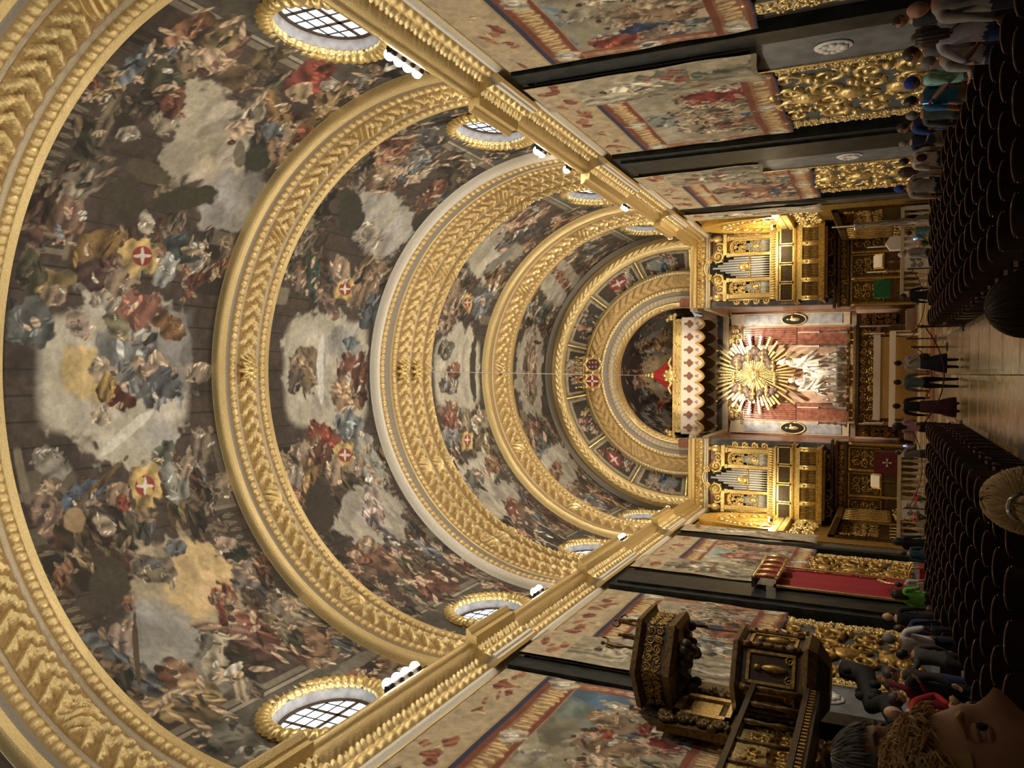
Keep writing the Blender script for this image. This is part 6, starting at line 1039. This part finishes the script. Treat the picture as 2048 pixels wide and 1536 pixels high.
mb = MB(); mb.box(-.85, .1, -5.2, -.75, Zp(3.28), Zp(3.45)); mb.box(-.85, .18, -5.2, -.75, Zp(3.45), Zp(3.55)); mb.build('stair_ledge', M_WOOD, p)
mb = MB(); [mb.box(.06, .16, -5.15 + k * .14, -5.09 + k * .14, Zp(3.34), Zp(3.44)) for k in range(31)]; mb.build('ledge_dentils', M_GOLD_OLD, p)
mb = MB(); mb.box(0, .12, -5.2, -.9, Zp(4.45), Zp(4.55)); mb.build('stair_rail', M_WOOD, p)
for k in range(6): mb = MB(); mb.lathe((.06, -5.0 + k * .8, Zp(3.55)), [(.04, 0), (.055, .3), (.03, .5), (.055, .75), (.04, .9)], 8); mb.build('stair_baluster', M_GOLD_DARK, p, True)
mb = MB(); mb.box(-.86, -.8, -4.9, -1.0, Zp(3.55), Zp(4.7)); mb.build('stair_back_panel', M_GOLD, p); mb = MB(); scrollwork(mb, (-.79, -4.8, Zp(3.6)), (0, 1, 0), (0, 0, 1), 3.7, .95, .5, .04, 6); mb.build('stair_back_carving', M_GOLD_OLD, p, True)
mb = MB(); mb.tube([(.3, .2, Zp(2.9)), (.3, .0, Zp(2.5)), (-.1, -.5, Zp(2.35)), (.2, -.9, Zp(2.1)), (-.3, -1.3, Zp(1.8)), (-.6, -1.5, Zp(1.3))], [.2, .22, .17, .2, .16, .14], 10); [mb.ell((x_ + rnd.uniform(-.16, .16), y_ + rnd.uniform(-.16, .16), Zp(z_) + rnd.uniform(-.14, .14)), (.09, .1, .12), 7, 5) for x_, y_, z_ in ((.3, .1, 2.7), (.1, -.25, 2.42), (.05, -.7, 2.22), (-.05, -1.1, 1.95), (-.45, -1.4, 1.55)) for k in range(5)]; mb.build('serpent_bracket', mat('black_bronze', (34, 29, 22), .8, 0), p, True)
for k, (dx, dy) in enumerate(((.9, .4), (.5, -1.0), (.2, .9))):
    statue('statuette', 'small dark carved statuette %s on the pulpit sounding board' % ('at the altar end of the row', 'nearest the pulpit stair', 'closest to the tapestry')[k], -6.3 + dx * .65, 17.0 + dy * .65, 6.77, .8, 200 + 60 * k, M_GOLD_DARK, ('raise', 'down') if k else ('hip', 'raise'), robe=False)['group'] = 'statuettes on the sounding board'
c = thing('crucifix', 'slim dark crucifix standing on the pulpit rim', 'crucifix', (-5.75, 17.75, 4.75)); mb = MB(); mb.tube([(0, 0, 0), (0, 0, 1.55)], .022, 6); mb.tube([(0, -.24, 1.25), (0, .24, 1.25)], .022, 6); mb.build('cross', M_WOOD, c); mb = MB(); mb.tube([(.03, 0, .75), (.03, 0, 1.0), (.03, 0, 1.2)], [.02, .04, .05], 6); mb.tube([(.03, -.2, 1.27), (.03, 0, 1.18), (.03, .2, 1.27)], .016, 5); mb.ell((.04, 0, 1.3), (.04, .035, .045), 6, 5); mb.build('corpus', M_GOLD_DARK, c, True)

# ---------------- throne hanging ----------------
h = thing('throne_hanging', 'crimson throne hanging with gold fringed valance on the black pilaster', 'curtain', (-7.1, 28.3, .5)); Zh = lambda z: z - .5
def curtain(nm, y0, y1, z0, z1, fold, m_, x=0.):
    n = 50; V = [(x + .05 * math.sin(k / n * fold * 2 * PI), y0 + (y1 - y0) * k / n, z) for k in range(n + 1) for z in (Zh(z0), Zh((z0 + z1) / 2), Zh(z1))]; return mesh_np(nm, np.array(V), grid_faces(n + 1, 3, flip=True), m_, h)
curtain('back_cloth', -1.25, 1.55, 1.2, 5.2, 3, M_RED); curtain('valance', -1.55, 1.45, 5.05, 5.8, 9, M_RED, .35)
for z in (5.05, 5.78): mb = MB(); mb.tube([(.38, -1.58, Zh(z)), (.4, 0, Zh(z) - .03), (.38, 1.48, Zh(z))], .06, 8); mb.build('gold_fringe', M_GOLD, h, True)
for y in (-1.25, 1.55): mb = MB(); mb.box(.03, .09, y - .05, y + .05, Zh(1.2), Zh(5.1)); mb.build('gold_border', M_GOLD, h)
for k in range(5): y = -1.5 + k * .73; mb = MB(); mb.tube([(.42, y, Zh(5.78)), (.44, y + .02, Zh(5.4)), (.42, y, Zh(5.0))], [.04, .07, .05], 6); mb.build('gold_cord', M_GOLD, h, True)
mb = MB(); mb.box(0, .4, -1.5, 1.4, Zh(5.75), Zh(5.86)); mb.build('tester', M_WOOD, h)
q = thing('throne', 'gilt framed armchair with red upholstery under the crimson hanging', 'chair', (-6.5, 28.4, .3)); mb = MB(); mb.box(-.3, .3, -.32, .32, .4, .55); mb.build('seat', M_RED, q); mb = MB(); mb.box(-.34, -.26, -.3, .3, .55, 1.5); mb.build('backrest', M_RED, q)
mb = MB(); mb.tube([(-.3, -.34, .4), (-.3, -.34, 1.5), (-.3, 0, 1.75), (-.3, .34, 1.5), (-.3, .34, .4)], .045, 8); mb.build('back_frame', M_GOLD, q, True)
for dx in (-.28, .28):
    for dy in (-.3, .3): mb = MB(); mb.lathe((dx, dy, 0), [(.045, 0), (.03, .2), (.05, .4)], 8); mb.build('leg', M_GOLD, q)
for dy in (-.34, .34): mb = MB(); mb.tube([(-.3, dy, .8), (.1, dy, .85), (.3, dy, .78), (.3, dy, .5)], .035, 6); mb.build('armrest', M_GOLD, q, True)
mb = MB(); mb.box(-7.15, -5.7, 26.9, 30.0, .0, .3); tag(mb.build('dais', M_CARPET), 'low carpeted dais under the gilt throne', 'platform')
# ---------------- visitors ----------------
person('balding visitor in a pale shirt with a black backpack near the black pilaster', 4.23, 10.2, 1.82, 15, (150, 140, 128), (40, 38, 40), style='bald', skin='tan', carry='backpack')
person('dark haired visitor in black behind the man with the backpack', 6.28, 15.5, 1.94, 100, (26, 26, 30), (30, 30, 34), hair='black', skin='tan')
person('long haired visitor in a white shirt with purple print and bare arms', 4.27, 11.2, 1.74, -20, (170, 160, 162), (44, 58, 96), hair='brown', style='long', sleeves=False, arms=('hip', 'down'), skin='tan', carry='bag')
person('brown haired visitor in a grey top next to the printed white shirt', 4.61, 12.6, 1.81, 60, (96, 90, 92), (50, 44, 44), hair='brown', style='short', skin='tan')
person('visitor in blue jeans holding a red bundle beside the carved gilt panel', 4.23, 12, 1.60, 30, (172, 166, 160), (48, 62, 100), hair='grey', skin='fair', arms=('book', 'book'), sleeves=False)
person('visitor in a blue cap and mint shirt looking at a phone', 4.66, 14, 1.76, 70, (150, 196, 178), (80, 84, 80), style='cap', skin='dark', arms=('phone', 'phone'), carry='phone', sleeves=False)
person('black haired visitor in a bright blue shirt beside the mint shirt', 4.67, 15, 1.74, 20, (44, 108, 150), (120, 104, 84), hair='black', skin='tan', sleeves=False)
person('visitor in a grey green jacket by the black marble pilaster', 4.77, 16.2, 1.68, -10, (84, 88, 84), (40, 42, 46), hair='grey', skin='mid')
person('tall visitor in navy blue with folded arms by the pilaster', 5.14, 18.2, 1.80, 40, (38, 62, 120), (34, 40, 60), hair='brown', skin='mid', arms=('cross', 'cross'), sleeves=False)
person('visitor in a dark blue shirt and pale trousers behind the folded arms', 5.70, 21.6, 1.71, 0, (32, 40, 66), (130, 120, 96), hair='grey', skin='fair')
person('visitor seen from behind in a white shirt with a maroon print', 4.99, 20.5, 1.72, 5, (206, 194, 176), (36, 40, 56), hair='black', skin='mid', carry='print', sleeves=False)
person('brown haired visitor in a lilac flowered blouse and pale green scarf', 4.89, 21.2, 1.73, -15, (130, 112, 128), (110, 132, 104), hair='brown', style='long', skin='mid')
person('broad visitor in a grey shirt and black shorts seen from behind', 4.30, 20.2, 1.82, 0, (150, 140, 128), (24, 22, 24), hair='grey', style='cap', skin='fair', sleeves=False)
person('visitor in a teal shirt leaning over a glowing phone', 4.19, 25.6, 1.45, 30, (96, 136, 140), (44, 58, 92), hair='brown', skin='mid', arms=('phone', 'phone'), carry='phone', lean=.12)
person('grey haired visitor with white sleeves near the teal shirt', 3.64, 26.4, 1.62, 50, (164, 156, 152), (40, 40, 48), hair='white', skin='fair')
person('slim visitor all in black at the end of the chairs', 2.43, 27, 1.54, 10, (22, 22, 26), (26, 26, 32), hair='black', skin='mid')
person('woman in a white blouse and navy skirt in the centre aisle', 0.33, 25.6, 1.70, 0, (184, 180, 182), (30, 34, 56), hair='black', style='bun', skin='mid', skirt=.35, carry='bag')
person('man in a grey blue shirt and black trousers in the centre aisle', -0.23, 25.5, 1.71, 0, (88, 106, 120), (20, 20, 22), hair='black', skin='mid', sleeves=False)
person('person in a dark jacket and long maroon skirt in the centre aisle', -0.92, 25.2, 1.73, 0, (26, 24, 26), (62, 24, 38), hair='black', style='bun', skin='mid', skirt=.12)
person('dark haired visitor in a pink top raising a phone near the altar table', -1.67, 28, 1.70, -10, (176, 134, 158), (24, 22, 26), hair='black', style='long', skin='mid', arms=('phone', 'phone'))
person('visitor in a grey patterned top holding a glowing phone near the rail', -2.57, 28.5, 1.60, -40, (120, 120, 128), (60, 60, 72), hair='brown', skin='fair', arms=('phone', 'phone'), carry='phone')
person('visitor in black with long dark hair by the communion rail', -5.24, 27.2, 1.67, -20, (28, 26, 30), (30, 32, 40), hair='black', style='long', skin='mid')
person('visitor in a dark teal jumper by the communion rail', -5.38, 26.2, 1.46, 20, (24, 66, 84), (28, 28, 34), hair='brown', skin='mid')
person('visitor in a white tee shirt in front of the throne', -6.00, 24.8, 1.61, -30, (190, 186, 182), (60, 50, 46), hair='black', skin='mid', sleeves=False)
person('dark haired visitor in a bright green jumper near the throne', -5.74, 22.6, 1.76, -20, (104, 172, 56), (30, 30, 40), hair='black', style='long', skin='tan', arms=('down', 'book'))
person('bald visitor in a black coat beside the green jumper', -5.90, 21, 1.95, 10, (24, 24, 26), (26, 26, 30), style='bald', skin='fair')
person('large visitor in a white shirt and navy trousers beside the pulpit', -5.09, 16.6, 1.95, -15, (206, 198, 200), (32, 38, 58), hair='grey', skin='tan', arms=('down', 'hip'), sleeves=False)
person('visitor in a navy coat just behind the white shirt', -5.45, 18.6, 1.72, 0, (44, 52, 80), (36, 40, 56), hair='brown', skin='tan')
person('dark haired visitor in grey between the white shirt and the bearded man', -5.08, 15.8, 1.73, 60, (80, 74, 70), (36, 36, 40), hair='black', skin='tan', arms=('raise', 'down'))
person('bearded visitor in brown with blue trousers below the pulpit', -5.12, 14.8, 1.95, 120, (62, 52, 42), (44, 54, 90), hair='brown', skin='fair', arms=('book', 'book'))
person('dark haired visitor in black below the pulpit bracket', -5.02, 14, 1.93, 150, (28, 28, 28), (24, 26, 34), hair='black', skin='fair')
person('visitor in a dark red top lifting an arm to take a picture', -4.90, 13, 1.89, -60, (110, 22, 40), (26, 28, 50), hair='brown', skin='mid', arms=('phone', 'raise'))
person('balding visitor in a bright red jacket below the pulpit stair', -4.79, 12.2, 1.95, -140, (168, 26, 34), (34, 30, 34), hair='grey', style='bald', skin='fair', arms=('hip', 'down'))
# foreground heads
def big_head(label, x, Y, z, face, tilt, skin, hair, style, top, roll=0.):
    k = 1.05; p = thing('person', label, 'person', (x, Y, 0))
    V, F = head_mesh(64, 48); hd = mesh_np('head', V, F, SKIN[skin], p); hd.location = (0, 0, z); hd.rotation_euler = (math.radians(tilt), math.radians(roll), math.radians(face)); hd.scale = (k,) * 3
    J, me0, seg, idx, cen = get_pose((('down', 'down'), .06, 0., False)); me = me0.copy(); me.materials.clear(); [me.materials.append(m_) for m_ in (SKIN[skin], cmat(top))]
    me.polygons.foreach_set('material_index', np.where(cen[:, 2] > 1.47, 0, 1).astype(np.int32)); me.polygons.foreach_set('use_smooth', np.ones(len(cen), bool)); b = link(bpy.data.objects.new('body', me), p); b.scale = ((z - .0) / 1.645,) * 3; b.rotation_euler = (0, 0, math.radians(face * .5))
    if style != 'bald':
        V2, F2 = head_mesh(64, 48, hair='short', up=.0 if style == 'pony' else .16); hs = mesh_np('hair', V2 * .97, F2, HAIR[hair], hd); mb = MB(); rnd = random.Random(int(abs(x) * 1000))
        for q in range(1700):
            mb.cm = q % 3 % 2; th = rnd.uniform(0, 6.28); th0 = th; af = min(th, 6.283 - th); ph = rnd.uniform(.05, 2.2 if style == 'pony' else (.86 if af < .9 else (1.0 if af < 1.5 else (1.5 if af < 2.1 else 1.9)))); r0 = math.sin(ph); P = []
            for j in range(6):
                f = j / 5
                if style == 'pony': ph2 = ph + (.95 - ph) * f * .97; th2 = th + ((PI - th + PI) % (2 * PI) - PI) * f ** 1.3; rr = 1.1 + .07 * math.sin(q * 1.3 + 4 * f) * (1 - .6 * f) + .08 * f; P.append((.08 * rr * math.sin(ph2) * math.sin(th2), .1 * rr * math.sin(ph2) * math.cos(th2), .122 * rr * math.cos(ph2)))
                else: ph2 = ph + f * {'short': .35, 'curly': .3}.get(style, 1.0); rr = 1.06 + .05 * math.sin(q * 1.7) + (.04 + .03 * math.sin(q + 9 * f) if style == 'curly' else .03) * f; th = th0 + (.12 * math.sin(q * 2.3 + 8 * f) if style == 'curly' else .04 * math.sin(q)); P.append((.078 * rr * math.sin(ph2) * math.sin(th), .099 * rr * math.sin(ph2) * math.cos(th), .12 * rr * math.cos(ph2)))
            mb.tube(P, [.0016, .0022, .0022, .002, .0016, .0006], 4, False)
        if style == 'pony':
            for q in range(160): a = rnd.uniform(0, 6.28); r_ = rnd.uniform(0, .022); mb.tube([(r_ * math.cos(a), -.095, .08 + r_ * math.sin(a)), (1.8 * r_ * math.cos(a), -.15, .075 + r_ * math.sin(a)), (2.6 * r_ * math.cos(a), -.18, -.02), (2.4 * r_ * math.cos(a), -.17, -.2 - .05 * rnd.random())], [.003, .004, .0035, .001], 4, False)
        if style == 'long':
            for q in range(260): a = rnd.uniform(1.8, 4.48); r_ = rnd.uniform(.95, 1.12); mb.tube([(.08 * r_ * math.sin(a), .1 * r_ * math.cos(a), .03), (.09 * r_ * math.sin(a), .11 * r_ * math.cos(a), -.08), (.085 * r_ * math.sin(a), .11 * r_ * math.cos(a) - .02, -.2), (.08 * r_ * math.sin(a), .1 * r_ * math.cos(a) - .02, -.32)], [.004, .0045, .004, .001], 4, False)
        so = mb.build('hair_strands', [HAIR[hair], mat(hair + '_light_strand', {'blond': (232, 204, 150), 'brown': (92, 66, 46), 'grey': (160, 156, 150)}[hair], .45)], hd, True); so['kind'] = 'stuff'
        if style == 'pony': m2 = MB(); m2.tube([(.03 * math.cos(a), -.115, .08 + .03 * math.sin(a)) for a in np.linspace(0, 6.28, 13)], .01, 6); m2.build('hair_tie', M_SILVER, hd, True)
    for s in (-1, 1):
        mb = MB(); mb.ell((s * .032, .079, .007), (.013, .012, .0115), 12, 8); mb.build('eye', mat('eye_white', (206, 196, 186), .3), hd, True); mb = MB(); mb.ell((s * .032, .0885, .007), (.009, .004, .009), 10, 6); mb.build('iris', M_BLACK, hd, True)
        mb = MB(); mb.tube([(s * .014, .097, .026), (s * .032, .096, .032), (s * .052, .082, .025)], [.004, .005, .002], 6); mb.build('eyebrow', HAIR[hair], hd, True)
    for s in (-1, 1): mb = MB(); mb.ell((s * .032, .0775, .0135), (.0165, .0145, .0085), 12, 8); mb.ell((s * .032, .077, -.0005), (.0155, .0138, .006), 12, 8); mb.build('eyelid', SKIN[skin], hd, True)
    mb = MB(); mb.tube([(-.024, .094, -.062), (0, .1015, -.06), (.024, .094, -.062)], [.002, .006, .002], 6); mb.build('lips', mat('lips', (150, 92, 84), .5), hd, True)
    return p
big_head('blond visitor with a messy ponytail and glittering hair tie seen from behind', -0.353, 2.6, 1.623, 0, 10, 'fair', 'blond', 'pony', (40, 40, 44))
big_head('dark haired visitor close by the aisle turned towards the tapestries', 0.242, 3.1, 1.576, -82, 14, 'tan', 'brown', 'long', (70, 40, 90))
big_head('curly fair haired visitor whose face turns towards the aisle', -0.543, 1.2, 1.885, -92, 10, 'fair', 'blond', 'curly', (120, 110, 100))
big_head('grey haired visitor in profile beside the curly haired head', -1.043, 2.3, 2.003, -100, 2, 'tan', 'grey', 'short', (60, 60, 66))
# ---------------- congregation chairs ----------------
M_CH = mat('chair_wood', (46, 24, 18), .3, 0, .3, 10., spec=.6); M_CHS = mat('chair_seat', (58, 26, 22), .6, 0, .25, 12.)
ch = thing('nave_chair', 'x', 'chair', (0, 0, 0)); ch.rotation_euler = (0, 0, 0)
mb = MB(); mb.box(-.2, .2, -.2, .2, .43, .47); mb.box(-.19, .19, -.19, .19, .39, .43); mb.build('seat', M_CHS, ch)
mb = MB(); n = 8
for k in range(n):      # bowed back panel with arched top
    a0, a1 = -1 + 2 * k / n, -1 + 2 * (k + 1) / n; f = lambda a: (.205 * a, -.19 - .05 * (1 - a * a)); zt = lambda a: .84 + .07 * math.sqrt(max(0, 1 - a * a * .85)); x0, y0 = f(a0); x1, y1 = f(a1)
    mb.add([(x0, y0, .56), (x1, y1, .56), (x1, y1 - .04, zt(a1)), (x0, y0 - .04, zt(a0)), (x0, y0 - .022, .56), (x1, y1 - .022, .56), (x1, y1 - .065, zt(a1)), (x0, y0 - .065, zt(a0))], [(0, 1, 2, 3), (5, 4, 7, 6), (3, 2, 6, 7), (0, 4, 5, 1)])
mb.build('backrest', M_CH, ch)
mb = MB(); mb.tube([(.21 * a, -.25 - .05 * (1 - a * a), .85 + .07 * math.sqrt(max(0, 1 - a * a * .85))) for a in np.linspace(-1, 1, 9)], .014, 6); mb.build('top_rail', mat('polished_rail', (92, 62, 40), .18, 0, .2, 8., coat=.6), ch, True)
for sx in (-1, 1):
    mb = MB(); mb.tube([(sx * .19, .18, 0), (sx * .19, .18, .43)], [.014, .018], 6); mb.build('leg', M_CH, ch); mb = MB(); mb.tube([(sx * .19, -.22, 0), (sx * .19, -.19, .45), (sx * .205, -.22, .86)], [.014, .018, .016], 6); mb.build('leg', M_CH, ch)
mb = MB(); mb.tube([(-.19, .18, .2), (.19, .18, .2)], .01, 5); mb.build('stretcher', M_CH, ch)
ORD = 'first second third fourth fifth sixth seventh eighth ninth tenth eleventh twelfth thirteenth fourteenth fifteenth sixteenth seventeenth eighteenth'.split()
TAKEN = [(o.location.x, o.location.y) for o in COL.objects if o.name.startswith('person')]
NR, first, nch = 17, True, 0
HALO = []
for i in range(NR):
    y = 24.2 - i * .94; wmax = 6.3 if y > 16 else (5.4 if y > 12 else 4.3)
    for s in (-1, 1):
        x = 1.55
        while x < wmax:
            if any((s * x - a_) ** 2 + (y - b_) ** 2 < .2 for a_, b_ in TAKEN): x += .53; continue
            o = ch if first else copy_tree(ch); first = False; o.location = (s * x, y + .02 * math.sin(i * 3 + x * 5), 0); o.rotation_euler = (0, 0, .03 * math.sin(x * 9 + i)); nch += 1
            o['label'] = 'dark nave chair in the %s row from the altar, block %s' % (ORD[i], 'beside the pulpit' if s < 0 else 'across from the pulpit'); o['group'] = 'nave chairs %s' % ('beside the pulpit' if s < 0 else 'across from the pulpit'); x += .53
# rope barrier posts at the end of the centre aisle
for k, (x, y) in enumerate([(1.35, 24.8), (-1.4, 24.8), (.95, 30.5), (-1.2, 30.5), (1.5, 36.8), (-2.1, 36.8), (-5.6, 36.6), (4.4, 36.6)]):
    t = thing('barrier_post', 'dark wooden rope barrier post standing in the aisle before the altar', 'barrier post', (x, y, 0), 0, 'rope barrier posts'); mb = MB(); mb.lathe((0, 0, 0), [(.16, 0), (.16, .03), (.04, .06), (.03, .5), (.035, .95), (.055, 1.02), (.03, 1.1)], 10); mb.build('post', M_WOOD, t, True)
    mb = MB(); mb.ell((0, 0, 1.12), (.05, .05, .05), 8, 6); mb.build('knob', M_GOLD_OLD, t, True)
for k, (A_, B_) in enumerate([((1.35, 24.8), (-1.4, 24.8)), ((.95, 30.5), (-1.2, 30.5)), ((1.5, 36.8), (4.4, 36.6)), ((-2.1, 36.8), (-5.6, 36.6))]):
    mb = MB(); mb.tube([(A_[0] + (B_[0] - A_[0]) * q / 12, A_[1] + (B_[1] - A_[1]) * q / 12, .95 - .5 * (1 - (q / 6 - 1) ** 2)) for q in range(13)], .018, 6); tag(mb.build('barrier_rope', mat('dark_red_cord', (84, 26, 24), .8)), 'sagging red barrier rope ' + ('across the aisle at the front chairs', 'across the aisle behind the three standing visitors', 'before the communion rail below the green stand', 'before the communion rail below the throne side organ')[k], 'rope', 'barrier ropes')
